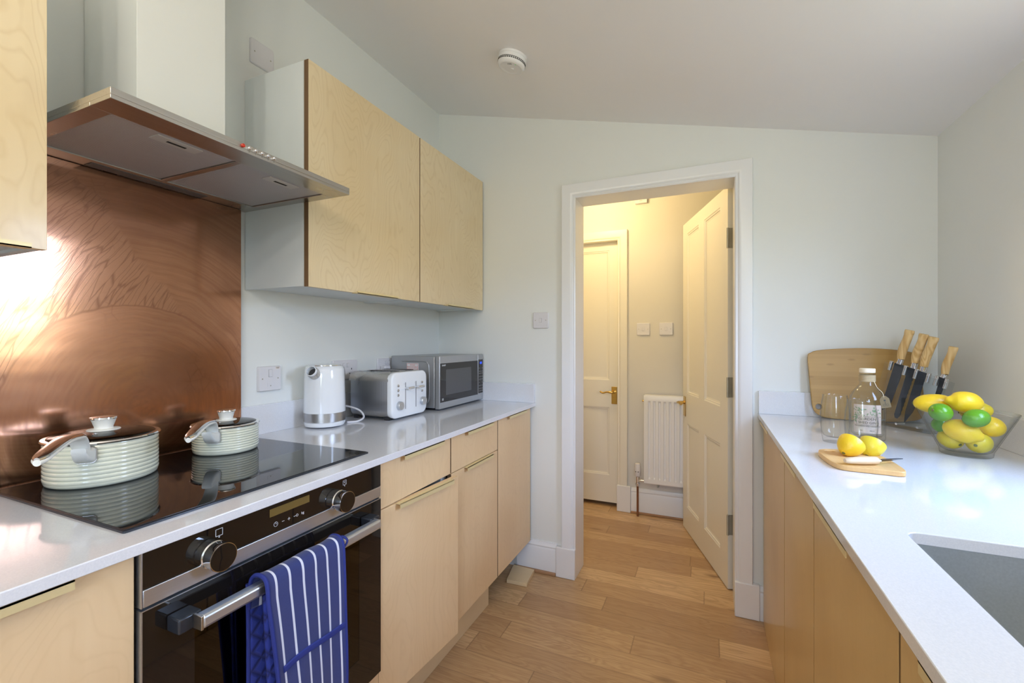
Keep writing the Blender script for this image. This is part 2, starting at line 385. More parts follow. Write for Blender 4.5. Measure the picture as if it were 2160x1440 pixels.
def rrect(w, h, r, seg=5, cx=0, cy=0):
    pts = []
    for sx, sy, a0 in ((1, 1, 0), (-1, 1, 90), (-1, -1, 180), (1, -1, 270)):
        for i in range(seg + 1):
            a = math.radians(a0 + 90 * i / seg); pts.append((cx + sx * (w / 2 - r) + r * math.cos(a), cy + sy * (h / 2 - r) + r * math.sin(a)))
    return pts
def smooth_loop(pts, k=4):
    """closed Catmull-Rom through pts"""
    out = []; n_ = len(pts)
    for i in range(n_):
        p0, p1, p2, p3 = (Vector(pts[(i + j - 1) % n_]) for j in range(4))
        for q in range(k):
            t = q / k; out.append(tuple(.5 * ((2 * p1) + (p2 - p0) * t + (2 * p0 - 5 * p1 + 4 * p2 - p3) * t * t + (3 * p1 - p0 - 3 * p2 + p3) * t ** 3)))
    return out
def smooth_path(pts, k=5):
    P = [Vector(p) for p in pts]; P = [2 * P[0] - P[1]] + P + [2 * P[-1] - P[-2]]; out = []
    for i in range(1, len(P) - 2):
        p0, p1, p2, p3 = P[i - 1:i + 3]
        for q in range(k):
            t = q / k; out.append(.5 * ((2 * p1) + (p2 - p0) * t + (2 * p0 - 5 * p1 + 4 * p2 - p3) * t * t + (3 * p1 - p0 - 3 * p2 + p3) * t ** 3))
    out.append(P[-2]); return out
XF = lambda x: (lambda a, b: (x, a, b))             # (y,z) outline on a plane x = const
YFN = lambda y: (lambda a, b: (a, y, b))
ZF = lambda z: (lambda a, b: (a, b, z))
def TX(x, y, z): return Matrix(((0, 0, 1, x), (1, 0, 0, y), (0, 1, 0, z), (0, 0, 0, 1)))     # text facing +x
def TY(x, y, z): return Matrix(((1, 0, 0, x), (0, 0, -1, y), (0, 1, 0, z), (0, 0, 0, 1)))    # text facing -y

def root_of(o):
    p = Vector((0, 0, 0))
    while o: p += o.location; o = o.parent
    return p
def obj(name, mb, mat, parent=None, bevel=0, seg=2, sharp=32, label=None, solid=0):
    bmesh.ops.recalc_face_normals(mb.bm, faces=mb.bm.faces)
    me = bpy.data.meshes.new(name); mb.bm.to_mesh(me); mb.bm.free()
    off = root_of(parent) if parent else Vector((0, 0, 0))
    if not parent:                                  # origin of a one-mesh thing at the middle of its underside
        xs = [v.co.x for v in me.vertices]; ys = [v.co.y for v in me.vertices]; zs = [v.co.z for v in me.vertices]
        off = Vector(((min(xs) + max(xs)) / 2, (min(ys) + max(ys)) / 2, min(zs)))
    for v in me.vertices: v.co -= off
    me.polygons.foreach_set('use_smooth', [True] * len(me.polygons)); me.set_sharp_from_angle(angle=math.radians(sharp))
    me.materials.append(M[mat] if isinstance(mat, str) else mat)
    o = bpy.data.objects.new(name, me); COL.objects.link(o)
    if parent: o.parent = parent
    else: o.location = off
    if bevel:
        b = o.modifiers.new('bevel', 'BEVEL'); b.width = bevel; b.segments = seg; b.limit_method = 'ANGLE'; b.angle_limit = math.radians(40); b.harden_normals = False
    if solid:
        b = o.modifiers.new('solid', 'SOLIDIFY'); b.thickness = solid; b.offset = 0
    if label: o['label'] = label
    return o
def tag(o, label, cat, group=None):
    o['label'] = label; o['category'] = cat
    if group: o['group'] = group
    return o
def thing(name, loc, label, cat, group=None):
    o = bpy.data.objects.new(name, None); COL.objects.link(o); o.location = loc; o.empty_display_size = .05
    return tag(o, label, cat, group)
def struct(name, mb, mat, parent=None, **k):
    o = obj(name, mb, mat, parent, **k)
    if not parent: o['kind'] = 'structure'
    return o
B = lambda *a: MB().box(*a)
def dup(root, loc=None):
    r = root.copy(); COL.objects.link(r)
    if loc: r.location = loc
    def rec(a, b):
        for ch in list(a.children):
            c = ch.copy(); COL.objects.link(c); c.parent = b; rec(ch, c)
    rec(root, r); return r

# ------------------------------------------------------------ room shell
W = -1.475; XR = 0.826; YB = 2.275; YH = 3.33; HZ = 2.50
zc = lambda x: 2.60 - .241 * (x - W)
FL = B(-3.2, 2.2, YF - .3, 3.7, -.08, 0); struct('floor', FL, 'oak')
struct('wall_left', B(W - .12, W, YF - .2, YB + .155, -.02, 2.75), 'wall')
DX0, DX1, DZ = -.632, .112, 1.988
w = MB(); w.box(W - .12, DX0 - .012, YB, YB + .155, -.02, 2.75); w.box(DX1 + .012, XR + .12, YB, YB + .155, -.02, 2.75); w.box(DX0 - .012, DX1 + .012, YB, YB + .155, DZ + .012, 2.75)
struct('wall_back', w, 'wall')
y0, y1, z0, z1 = WIN_R; w = MB()
w.box(XR, XR + .12, YF - .2, y0, -.02, 2.3); w.box(XR, XR + .12, y1, YB, -.02, 2.3); w.box(XR, XR + .12, y0, y1, -.02, z0); w.box(XR, XR + .12, y0, y1, z1, 2.3)
struct('wall_right', w, 'wall')
x0, x1, z0, z1 = WIN_F; w = MB()
w.box(W, x0, YF - .12, YF, -.02, 2.75); w.box(x1, XR, YF - .12, YF, -.02, 2.75); w.box(x0, x1, YF - .12, YF, -.02, z0); w.box(x0, x1, YF - .12, YF, z1, 2.75)
struct('wall_front', w, 'wall')
w = MB(); q = [(W - .12, zc(W - .12)), (XR + .12, zc(XR + .12)), (XR + .12, zc(XR + .12) + .1), (W - .12, zc(W - .12) + .1)]
w.prism(q, YFN(YF - .2), YFN(YB + .005)); struct('ceiling', w, 'ceil')
# windows: frames
def window(name, ax, a0, a1, z0, z1, p0, p1, bars):
    t = MB(); f = .045
    def bx(u0, u1, v0, v1):
        if ax == 'x': t.box(p0, p1, u0, u1, v0, v1)
        else: t.box(u0, u1, p0, p1, v0, v1)
    bx(a0, a1, z0, z0 + f); bx(a0, a1, z1 - f, z1); bx(a0, a0 + f, z0 + f, z1 - f); bx(a1 - f, a1, z0 + f, z1 - f)
    for k in range(bars):
        m_ = a0 + (a1 - a0) * (k + 1) / (bars + 1); bx(m_ - .022, m_ + .022, z0 + f, z1 - f)
    return struct(name, t, 'gloss', bevel=.003)
window('window_1', 'x', WIN_R[0], WIN_R[1], WIN_R[2], WIN_R[3], XR + .03, XR + .08, 0)
window('window_2', 'y', WIN_F[0], WIN_F[1], WIN_F[2], WIN_F[3], YF - .09, YF - .04, 1)
# hall
XH0, XH1 = -1.75, 1.15
w = MB(); w.box(XH0, -1.372, YH, YH + .14, -.02, HZ + .1); w.box(-.608, XH1, YH, YH + .14, -.02, HZ + .1); w.box(-1.372, -.608, YH, YH + .14, 1.985, HZ + .1)
struct('wall_hall_far', w, 'hallwall')
struct('hall_light_block', B(-1.6, -.45, YH + .141, YH + .22, -.02, HZ + .1), 'hallwall')  # unseen panel added behind the hall door to block sky light under it
struct('wall_hall_left', B(XH0 - .1, XH0, YB + .155, YH + .14, -.02, HZ + .1), 'hallwall')
struct('wall_hall_right', B(XH1, XH1 + .1, YB + .155, YH + .14, -.02, HZ + .1), 'hallwall')
struct('wall_hall_near', MB().box(XH0, W - .12, YB + .055, YB + .155, -.02, HZ + .1).box(XR + .12, XH1, YB + .055, YB + .155, -.02, HZ + .1), 'hallwall')
struct('ceiling_hall', B(XH0, XH1, YB + .155, YH + .14, HZ, HZ + .1), 'ceil')

# kitchen doorway trim: architrave, lining, plinth blocks
def arch_profile(side):
    """moulded board: (offset from opening edge, projection)"""
    return [(0, 0), (0, .010), (.006, .014), (.012, .012), (.020, .020), (.028, .022), (.070, .024), (.072, .020), (.072, 0)]
def architrave(mb, x0, x1, zt, y, zb=.155, s=-1):
    P = arch_profile(0)
    # left leg, head and right leg swept with mitres
    path = [((x0, zb), (-1, 0)), ((x0, zt), (-1, 1)), ((x1, zt), (1, 1)), ((x1, zb), (1, 0))]
    rings = [[(px + dx * o, y + s * p, pz + dz * o) for o, p in P] for (px, pz), (dx, dz) in path]
    mb.loft(rings)
T1 = MB(); architrave(T1, DX0, DX1, DZ, YB); tr1 = struct('trim_1', T1, 'gloss')
ln = MB(); ln.box(DX0 - .012, DX0, YB - .002, YB + .157, 0, DZ); ln.box(DX1, DX1 + .012, YB - .002, YB + .157, 0, DZ); ln.box(DX0 - .012, DX1 + .012, YB - .002, YB + .157, DZ, DZ + .012)
struct('door_lining', ln, 'gloss', tr1, bevel=.001)
for a, b in ((DX0 - .104, DX0 + .001), (DX1 - .001, DX1 + .100)):
    struct('plinth_block', B(a, b, YB - .026, YB, 0, .158), 'gloss', tr1, bevel=.004)
T2 = MB(); architrave(T2, -1.372, -.608, 1.985, YH, .185); tr2 = struct('trim_2', T2, 'doorpaint')
ln = MB(); ln.box(-.610, -.598, YH - .002, YH + .10, 0, 1.985); ln.box(-1.384, -1.372, YH - .002, YH + .10, 0, 1.985); ln.box(-1.384, -.598, YH - .002, YH + .10, 1.985, 1.997)
struct('door_lining', ln, 'doorpaint', tr2, bevel=.001)
struct('plinth_block', B(-.611, -.512, YH - .028, YH, 0, .190), 'gloss', tr2, bevel=.004)
# skirtings with moulded tops
SK = [(0, 0), (-.018, 0), (-.018, .115), (-.014, .122), (-.016, .130), (-.008, .140), (-.006, .150), (0, .150)]
s_ = MB(); s_.loft([[(x, YB + p, z + .015) for p, z in SK] for x in (-.96, -.7365)]); struct('baseboard_back', s_, 'gloss')
s_ = MB(); s_.loft([[(x, YB + p, z) for p, z in SK] for x in (.2125, .245)]); struct('baseboard_back.001', s_, 'gloss')
s_ = MB(); s_.loft([[(x, YH + p, z * 1.12 + .012) for p, z in SK] for x in (-.511, XH1)]); struct('baseboard_hall', s_, 'gloss')
s_ = MB(); s_.box(-.96, -.7365, YB - .030, YB - .0, 0, .016); struct('trim_3', s_, 'oakbead', bevel=.004)
s_ = MB(); s_.box(-.511, XH1, YH - .030, YH - .0, 0, .014); struct('trim_4', s_, 'oakbead', bevel=.004)

# ------------------------------------------------------------ doors
def panel_door(mb, Wd, H, T, panels, face=-1):
    """leaf in local (s along width, t thickness, z). panels: list of (s0,s1,z0,z1), framed grid must tile"""
    mb.box(0, Wd, T * .30, T * .70, 0, H)
def leaf(name, P0, ang, Wd, H, T, cols, rows, mat, zb=.006):
    """panelled leaf; P0 hinge corner, ang direction of the leaf, both faces panelled"""
    d = Vector((math.cos(ang), math.sin(ang), 0)); nrm = Vector((-d.y, d.x, 0)); P0 = Vector(P0)
    X = lambda s, t, z: P0 + d * s + nrm * t + Vector((0, 0, z + zb))
    root = MB()
    def bx(s0, s1, t0, t1, z0, z1):
        v = [root.bm.verts.new(X(s, t, z)) for s in (s0, s1) for t in (t0, t1) for z in (z0, z1)]
        for f in ((0, 1, 3, 2), (4, 6, 7, 5), (0, 4, 5, 1), (2, 3, 7, 6), (0, 2, 6, 4), (1, 5, 7, 3)): root.face([v[i] for i in f])
    rec = .011
    bx(.001, Wd - .001, rec, T - rec, .001, H - .001)
    # frame members
    ss = [0] + [c for c in cols] + [Wd]
    bx(0, cols[0][0], 0, T, 0, H); bx(cols[-1][1], Wd, 0, T, 0, H)
    for a, b in zip(cols, cols[1:]): bx(a[1], b[0], 0, T, 0, H)
    for c in cols:
        zz = [0.0] + [v for r in rows for v in r] + [H]
        for i in range(0, len(zz), 2): bx(c[0], c[1], 0, T, zz[i], zz[i + 1])
        for r in rows:                                  # sloped mouldings round each panel, both faces
            for side in (0, 1):
                t0 = 0 if side == 0 else T; sg = 1 if side == 0 else -1
                w_ = .022
                o = [(c[0], r[0]), (c[1], r[0]), (c[1], r[1]), (c[0], r[1])]
                i2 = [(c[0] + w_, r[0] + w_), (c[1] - w_, r[0] + w_), (c[1] - w_, r[1] - w_), (c[0] + w_, r[1] - w_)]
                prof = [(0, .0015), (.25, .004), (.45, .0035), (.6, .008), (1, rec - .0002)]
                rings = []
                for k, dep in prof:
                    rings.append([X(a[0] + (b[0] - a[0]) * k, t0 + sg * dep, a[1] + (b[1] - a[1]) * k) for a, b in zip(o, i2)])
                root.loft(rings, False, False)
    return root, X
# kitchen door, opened into the hall
A1 = math.radians(108.28)
hp = (.1275, 2.4855, 0)
lf, X1 = leaf('leaf', hp, A1, .775, 2.012, .038, [(.105, .352), (.452, .688)], [(.155, .700), (.895, 1.935)], 'doorpaint')
# leaf is laid so that the face seen from the kitchen is the one at t = T
d1 = obj('door_1', MB().box(hp[0] - .001, hp[0] + .001, hp[1] - .001, hp[1] + .001, .9, .902), 'hinge'); d1['kind'] = 'structure'
leaf_o = obj('door_leaf', lf, 'doorpaint', d1, sharp=25)
for zh in (1.70, .955, .27):
    h = MB(); p = X1(-.0025, .004, zh); q_ = X1(-.0025, .034, zh)
    v = [X1(s, t, z) for s in (-.0025, .0) for t in (.006, .034) for z in (zh, zh + .10)]
    vs = [h.bm.verts.new(a) for a in v]
    for f in ((0, 1, 3, 2), (4, 6, 7, 5), (0, 4, 5, 1), (2, 3, 7, 6), (0, 2, 6, 4), (1, 5, 7, 3)): h.face([vs[i] for i in f])
    kx = X1(-.004, .040, zh); h.cyl(kx, kx + Vector((0, 0, .10)), .0055)
    ho = obj('hinge', h, 'hinge', d1)
def lever(mbp, mbl, X, s, z, t, sg, dirs):
    """backplate + lever; X maps (s,t,z)"""
    v = [X(a, b, c) for a in (s - .021, s + .021) for b in (t, t + sg * .004) for c in (z - .065, z + .065)]
    vs = [mbp.bm.verts.new(a) for a in v]
    for f in ((0, 1, 3, 2), (4, 6, 7, 5), (0, 4, 5, 1), (2, 3, 7, 6), (0, 2, 6, 4), (1, 5, 7, 3)): mbp.face([vs[i] for i in f])
    zc_ = z + .025
    mbl.cyl(X(s, t + sg * .003, zc_), X(s, t + sg * .012, zc_), .011)
    mbl.tube(smooth_path([X(s, t + sg * .010, zc_), X(s, t + sg * .042, zc_), X(s + dirs * .012, t + sg * .050, zc_ + .001), X(s + dirs * .045, t + sg * .050, zc_ + .004), X(s + dirs * .075, t + sg * .048, zc_ - .004), X(s + dirs * .098, t + sg * .046, zc_ + .006)]),
             [.0085] * 6 + [.0075] * 8 + [.006] * 12, 12)
hd = MB(); hl = MB(); lever(hd, hl, X1, .735, .806, .038, 1, -1)
hh = obj('door_handle', hd, 'brass', d1, bevel=.002); obj('lever', hl, 'brass', hh)
# hall door in the far wall, closed
lf2, X2 = leaf('leaf', (-1.37, YH + .045, 0), 0.0, .758, 1.975, .038, [(.105, .33), (.43, .692)], [(.205, .715), (.92, 1.895)], 'doorpaint', .03)
d2 = obj('door_2', MB().box(-1.371, -1.3705, YH + .05, YH + .0505, .9, .901), 'hinge'); d2['kind'] = 'structure'
obj('door_leaf', lf2, 'doorpaint', d2, sharp=25)
hd = MB(); hl = MB(); lever(hd, hl, X2, .728, .806, 0, -1, -1)
hh = obj('door_handle', hd, 'brass', d2, bevel=.002); obj('lever', hl, 'brass', hh)

# ------------------------------------------------------------ left run: base units
XD = -.879                                          # face of the base doors
def lip(mb, x, y0, y1, z, out=.018, drop=.012, s=1):
    """thin angled strip pull over the top edge of a front"""
    mb.box(min(x, x + s * out), max(x, x + s * out), y0, y1, z, z + .0022)
    a = x + s * (out - .002); b = x + s * out
    mb.box(min(a, b), max(a, b), y0, y1, z - drop, z + .0022); return mb
def base_unit(y0, y1, fronts, label, group, side=1, xd=XD, xback=W + .003, zb=.165, ztop=.885, mat='birchbase', cut=None):
    """fronts: list (kind, z0, z1, handle y0, handle y1)"""
    t = thing('base_cabinet', ((xd + xback) / 2, (y0 + y1) / 2, 0), label, 'cabinet', group)
    a, b = sorted((xback, xd - side * .034)); g = .0015
    body = MB(); zf = min(f[1] for f in fronts); zt0 = ztop; ztop = cut or ztop
    body.box(a, b, y0 + .001, y0 + .017, zf, ztop); body.box(a, b, y1 - .017, y1 - .001, zf, ztop); body.box(a, b, y0 + .017, y1 - .017, zf, zf + .016)
    if not cut: body.box(a, b, y0 + .017, y1 - .017, ztop - .016, ztop)
    body.box(*(sorted((xback, xback + side * .008))), y0 + .017, y1 - .017, zf + .016, ztop - .016)
    obj('body', body, 'carcass', t)
    for k, (kind, z0, z1, h0, h1) in enumerate(fronts):
        x_ = sorted((xd, xd - side * .018)); f = B(x_[0], x_[1], y0 + g, y1 - g, z0, z1)
        fo = obj(kind, f, mat, t, bevel=.0008)
        obj('door_edge', B(x_[0] + .0006, x_[1] - .0006, y0 + g - .0009, y0 + g + .0001, z0 + .001, z1 - .001), 'plyedge', fo)
        obj('handle', lip(MB(), xd - side * .0, h0, h1, z1 - .0005 if kind != 'x' else z1, s=side), 'brasslip', fo)
    return t
GL = 'birch base cabinets under the left worktop'
base_unit(-.166, .432, [('door', .165, .884, .045, .347)], 'birch base cabinet left of the oven, under the near end of the left worktop', GL)
c1 = base_unit(1.037, 1.434, [('drawer', .747, .884, 1.138, 1.366), ('door', .165, .744, 1.11, 1.385)], 'birch base cabinet right of the oven, its door standing slightly open', GL)
c2 = base_unit(1.438, 1.841, [('drawer', .747, .884, 1.54, 1.765), ('door', .165, .744, 1.535, 1.765)], 'birch base cabinet with drawer over door, second from the oven', GL)
c3 = base_unit(1.845, 2.252, [('door', .165, .884, 1.94, 2.16)], 'tall-door birch base cabinet with no drawer, beside the back wall', GL)
for ch in c1.children:                              # the open door swings on its left edge
    if ch.name.startswith('door'):
        piv = Vector((XD - .018, 1.039, 0)); off = root_of(c1); a = math.radians(-5.2)
        R_ = Matrix.Translation(piv - off) @ Matrix.Rotation(a, 4, 'Z') @ Matrix.Translation(off - piv)
        ch.data.transform(R_)
        for g_ in ch.children: g_.data.transform(R_)
tag(obj('kickboard', B(-.965, -.947, -.166, 1.885, 0, .1635), 'mdf', bevel=.001), 'plain birch plinth board along the floor under the left cabinets', 'kickboard')
q = [(-.975, 2.245), (-.851, 2.240), (-.837, 2.094), (-.946, 2.090)]
tag(obj('loose_plinth_board', MB().prism(q, ZF(0.001), ZF(.019)), 'mdf', bevel=.001), 'short loose offcut of plinth board lying on the floor by the doorway', 'board')
# worktops
ZL = .908; XL = -.857; ZR = .920; XRF = .205
w = MB(); HX0, HX1, HY0, HY1 = -1.436, -.922, .436, 1.044
w.box(W + .001, XL, -.20, YB - .001, ZL - .020, ZL)
tag(obj('worktop', w, 'quartz', bevel=.0018), 'white quartz worktop along the left wall, holding the hob, kettle and toaster', 'worktop')
tag(obj('upstand', B(W + .001, W + .014, 1.026, YB - .0215, ZL + .0002, 1.013), 'quartz', bevel=.001), 'white quartz upstand on the left wall behind the kettle and toaster', 'upstand')
tag(obj('upstand', B(W + .001, XL - .002, YB - .021, YB - .0005, ZL + .0002, 1.011), 'quartz', bevel=.001), 'short white quartz upstand on the back wall behind the microwave', 'upstand')
# right worktop with the sink cut-out
SX0, SX1, SY0, SY1 = .304, .700, .42, .958
def slab_hole(mb, ox0, ox1, oy0, oy1, hole, z0, z1):
    n_ = len(hole); cx = (SX0 + SX1) / 2; cy = (SY0 + SY1) / 2; outer = []
    corners = [(ox1, oy1), (ox0, oy1), (ox0, oy0), (ox1, oy0)]; per = n_ // 4
    for i, (x, y) in enumerate(hole):
        k = i // per; j = i % per; c = corners[k]; first = (k in (0, 2))
        f = j / (per - 1)
        if k == 0: p = (ox1, y) if f < .5 else (x, oy1)
        if k == 1: p = (x, oy1) if f < .5 else (ox0, y)
        if k == 2: p = (ox0, y) if f < .5 else (x, oy0)
        if k == 3: p = (x, oy0) if f < .5 else (ox1, y)
        if abs(f - .5) < .01: p = c
        outer.append(p)
    mb.loft([[(x, y, z1) for x, y in outer], [(x, y, z1) for x, y in hole], [(x, y, z0) for x, y in hole], [(x, y, z0) for x, y in outer], [(x, y, z1) for x, y in outer]], False, False)
w = MB(); hole = rrect(SX1 - SX0, SY1 - SY0, .022, 6, (SX0 + SX1) / 2, (SY0 + SY1) / 2)
slab_hole(w, XRF, XR - .001, -.40, YB - .001, hole, ZR - .020, ZR); bmesh.ops.remove_doubles(w.bm, verts=w.bm.verts, dist=1e-5)
tag(obj('worktop', w, 'quartz', bevel=.0015), 'white quartz worktop along the right wall with an undermounted sink', 'worktop')
tag(obj('upstand', B(XRF + .002, XR - .001, YB - .021, YB - .0005, ZR + .0002, 1.021), 'quartz', bevel=.001), 'white quartz upstand on the back wall behind the bamboo chopping board', 'upstand')
tag(obj('upstand', B(XR - .021, XR - .0005, -.40, YB - .0215, ZR + .0002, 1.021), 'quartz', bevel=.001), 'white quartz upstand on the right wall behind the fruit bowl', 'upstand')
# sink
sk = thing('sink', ((SX0 + SX1) / 2, (SY0 + SY1) / 2, .72), 'rectangular stainless steel sink set under the right worktop', 'sink')
s_ = MB(); cx, cy = (SX0 + SX1) / 2, (SY0 + SY1) / 2; bw, bh = SX1 - SX0 + .012, SY1 - SY0 + .012; zt = ZR - .0205
rg = [(.020, zt, .022), (0, zt, .028), (0, .75, .028), (-.01, .735, .026), (-.035, .727, .02), (-.30, .722, .01)]
ins = []
for o_, z_, r_ in rg: ins.append([(a, b, z_) for a, b in rrect(bw + 2 * o_ if o_ > -.1 else bw - .3, bh + 2 * o_ if o_ > -.1 else bh - .3, r_ if o_ > -.1 else .05, 6, cx, cy)])
s_.loft(ins, False, True); so = obj('basin', s_, 'steelsink', sk, solid=.0012)
s_ = MB(); s_.lathe([(.001, .7245), (.034, .7245), (.042, .727), (.045, .7245)], (cx, cy, 0)); obj('waste', s_, 'chrome', sk)
# right base units
GR = 'birch base cabinets under the right worktop'
XDR = .2245
def rb(y0, y1, h0, h1, label, cut=None):
    return base_unit(y0, y1, [('door', .003, .897, h0, h1)], label, GR, side=-1, xd=XDR, xback=XR - .003, ztop=.899, mat='birchR', cut=cut)
for args in ((1.660, 2.246, 1.952, 2.20, 'birch cabinet under the right worktop nearest the doorway'),
             (1.2285, 1.6555, 1.358, 1.60, 'narrow birch cabinet under the right worktop, second from the doorway'),
             (.7245, 1.2250, .891, 1.135, 'birch cabinet under the right worktop, third from the doorway, below the sink corner', .70),
             (.2215, .7205, .37, .614, 'birch cabinet under the right worktop nearest the camera', .70)): rb(*args)

# ------------------------------------------------------------ wall units
XU = -1.173
def wall_unit(y0, y1, h0, h1, label):
    t = thing('wall_cabinet', (-1.33, (y0 + y1) / 2, 1.417), label, 'cabinet', 'birch-fronted white wall cabinets')
    b = MB(); z0, z1 = 1.419, 2.146; xf = XU - .0215; xb = W + .001
    b.box(xb, xf, y0 + .0005, y0 + .017, z0, z1); b.box(xb, xf, y1 - .017, y1 - .0005, z0, z1); b.box(xb, xf, y0 + .017, y1 - .017, z0 + .006, z0 + .024); b.box(xb, xf, y0 + .017, y1 - .017, z1 - .018, z1); b.box(xb, xb + .006, y0 + .017, y1 - .017, z0 + .024, z1 - .018)
    obj('body', b, 'carcass', t, bevel=.0006)
    f = obj('door', B(XU - .018, XU, y0 + .002, y1 - .002, 1.417, 2.147), 'birch', t, bevel=.0006)
    obj('door_edge', B(XU - .0182, XU - .0005, y0 + .0012, y0 + .0022, 1.4172, 2.1468), 'plyedge', f)
    obj('handle', MB().box(XU - .012, XU + .016, h0, h1, 1.4145, 1.4168).box(XU + .014, XU + .016, h0, h1, 1.4145, 1.424), 'brasslip', f)
    return t
wall_unit(-.170, .433, .12, .404, 'birch-fronted white wall cabinet left of the extractor hood')
wall_unit(1.048, 1.654, 1.254, 1.485, 'birch-fronted white wall cabinet just right of the extractor hood')
wall_unit(1.656, 2.262, 1.868, 2.12, 'birch-fronted white wall cabinet by the back wall, above the microwave')

# ------------------------------------------------------------ copper splashback
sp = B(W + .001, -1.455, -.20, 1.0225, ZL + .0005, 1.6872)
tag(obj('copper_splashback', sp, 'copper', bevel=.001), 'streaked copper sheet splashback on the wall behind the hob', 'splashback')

# ------------------------------------------------------------ extractor hood
hd = thing('extractor_hood', (-1.24, .755, 1.688), 'stainless steel extractor hood over the hob with a white boxed chimney', 'extractor hood')
HXf, HXb, Hy0, Hy1, Hz0, Hz1 = -1.005, W + .002, .455, 1.053, 1.688, 1.709
b = MB()
b.box(HXb, HXf, Hy0, Hy1, Hz0 + .008, Hz1)
b.box(-1.076, HXf, Hy0, Hy1, Hz0, Hz0 + .008); b.box(HXb, -1.392, Hy0, Hy1, Hz0, Hz0 + .008)
b.box(-1.392, -1.076, Hy0, Hy0 + .034, Hz0, Hz0 + .008); b.box(-1.392, -1.076, Hy1 - .036, Hy1, Hz0, Hz0 + .008); b.box(-1.392, -1.076, .744, .760, Hz0, Hz0 + .008)
top = [(HXb, Hy0 + .03, Hz1), (HXf - .03, Hy0 + .03, Hz1), (HXf - .03, Hy1 - .03, Hz1), (HXb, Hy1 - .03, Hz1)]
top2 = [(HXb, .60, Hz1 + .022), (-1.225, .60, Hz1 + .022), (-1.225, .836, Hz1 + .022), (HXb, .836, Hz1 + .022)]
b.loft([top, top2]); obj('canopy', b, 'steel', hd, bevel=.0008)
n = NT('grease_filter'); v = n.coord(); x3 = n.sep(v); h = n.math('PINGPONG', n.math('MULTIPLY', x3[0], 170), .5); h2 = n.math('PINGPONG', n.math('MULTIPLY', x3[1], 340), .5)
n.set(n.mix(h, (.48, .46, .47), (.68, .66, .67)), .5, .6); n.bump(n.math('ADD', h, n.math('MULTIPLY', h2, .5)), .5, .003); M['filter'] = n.m
for a, c in ((.4905, .7435), (.7605, 1.0155)):
    fo = obj('grease_filter', B(-1.391, -1.077, a, c, Hz0 + .003, Hz0 + .0075), 'filter', hd, bevel=.001)
    m_ = (a + c) / 2 + .01
    lt = obj('latch', B(-1.128, -1.094, m_ - .047, m_ + .047, Hz0 + .0008, Hz0 + .0035), 'latchgrey', fo, bevel=.0008)
    # dark finger slot of the latch
    lt.data.materials.append(M['dark'])
    s2 = bmesh.new(); s2.from_mesh(lt.data); o_ = root_of(lt)
    k0 = len(s2.faces); mm = MB(); mm.box(-1.116, -1.108, m_ - .020, m_ + .020, Hz0 + .0002, Hz0 + .0010)
    for v_ in mm.bm.verts: v_.co -= o_
    tm = bpy.data.meshes.new('x'); mm.bm.to_mesh(tm); s2.from_mesh(tm); s2.faces.ensure_lookup_table()
    for f_ in s2.faces[k0:]: f_.material_index = 1
    s2.to_mesh(lt.data); s2.free(); bpy.data.meshes.remove(tm)
obj('lamp_cover', B(-1.448, -1.412, .60, .885, Hz0 - .0012, Hz0 + .001), 'greyplastic', hd, bevel=.0006)
for k in range(6):
    y_ = .709 + k * .0166; m_ = MB()
    m_.lathe([(.0045, 0), (.0045, .0045), (.003, .006), (.0005, .0062)], (HXf, y_, 1.7015), 16, Matrix.Rotation(PI / 2, 3, 'Y'))
    bo = obj('button', m_, 'redled' if k == 0 else 'chrome', hd)
    if k == 0: bo['label'] = 'red indicator light'
mk = MB()
for k, tx in enumerate(('o', '1', '2', '3', '4')): mk.text(tx, .0045, TX(HXf + .0003, .726 + k * .0166, 1.6935), ext=.0001)
obj('button_marks', mk, 'ink', hd)
obj('chimney', B(HXb, -1.239, .612, .824, Hz1 + .0225, zc(-1.239) - .004), 'wall', hd, bevel=.001, label='white painted boxing')

# ------------------------------------------------------------ hob
hb = thing('induction_hob', (-1.18, .74, ZL), 'black glass induction hob set into the left worktop', 'hob')
zh = ZL + .0055
g_ = MB(); o1 = rrect(HX1 - HX0, HY1 - HY0, .004, 3, (HX0 + HX1) / 2, (HY0 + HY1) / 2); i1 = rrect(HX1 - HX0 - .008, HY1 - HY0 - .008, .003, 3, (HX0 + HX1) / 2, (HY0 + HY1) / 2)
obj('bevelled_edge', MB().loft([[(x, y, ZL + .0002) for x, y in o1], [(x, y, zh - .0015) for x, y in o1], [(x, y, zh) for x, y in i1]], True, True), 'hobedge', hb)
obj('glass_top', MB().prism(i1, ZF(zh - .0005), ZF(zh + .0004)), 'hobglass', hb)
ZH = zh + .0006

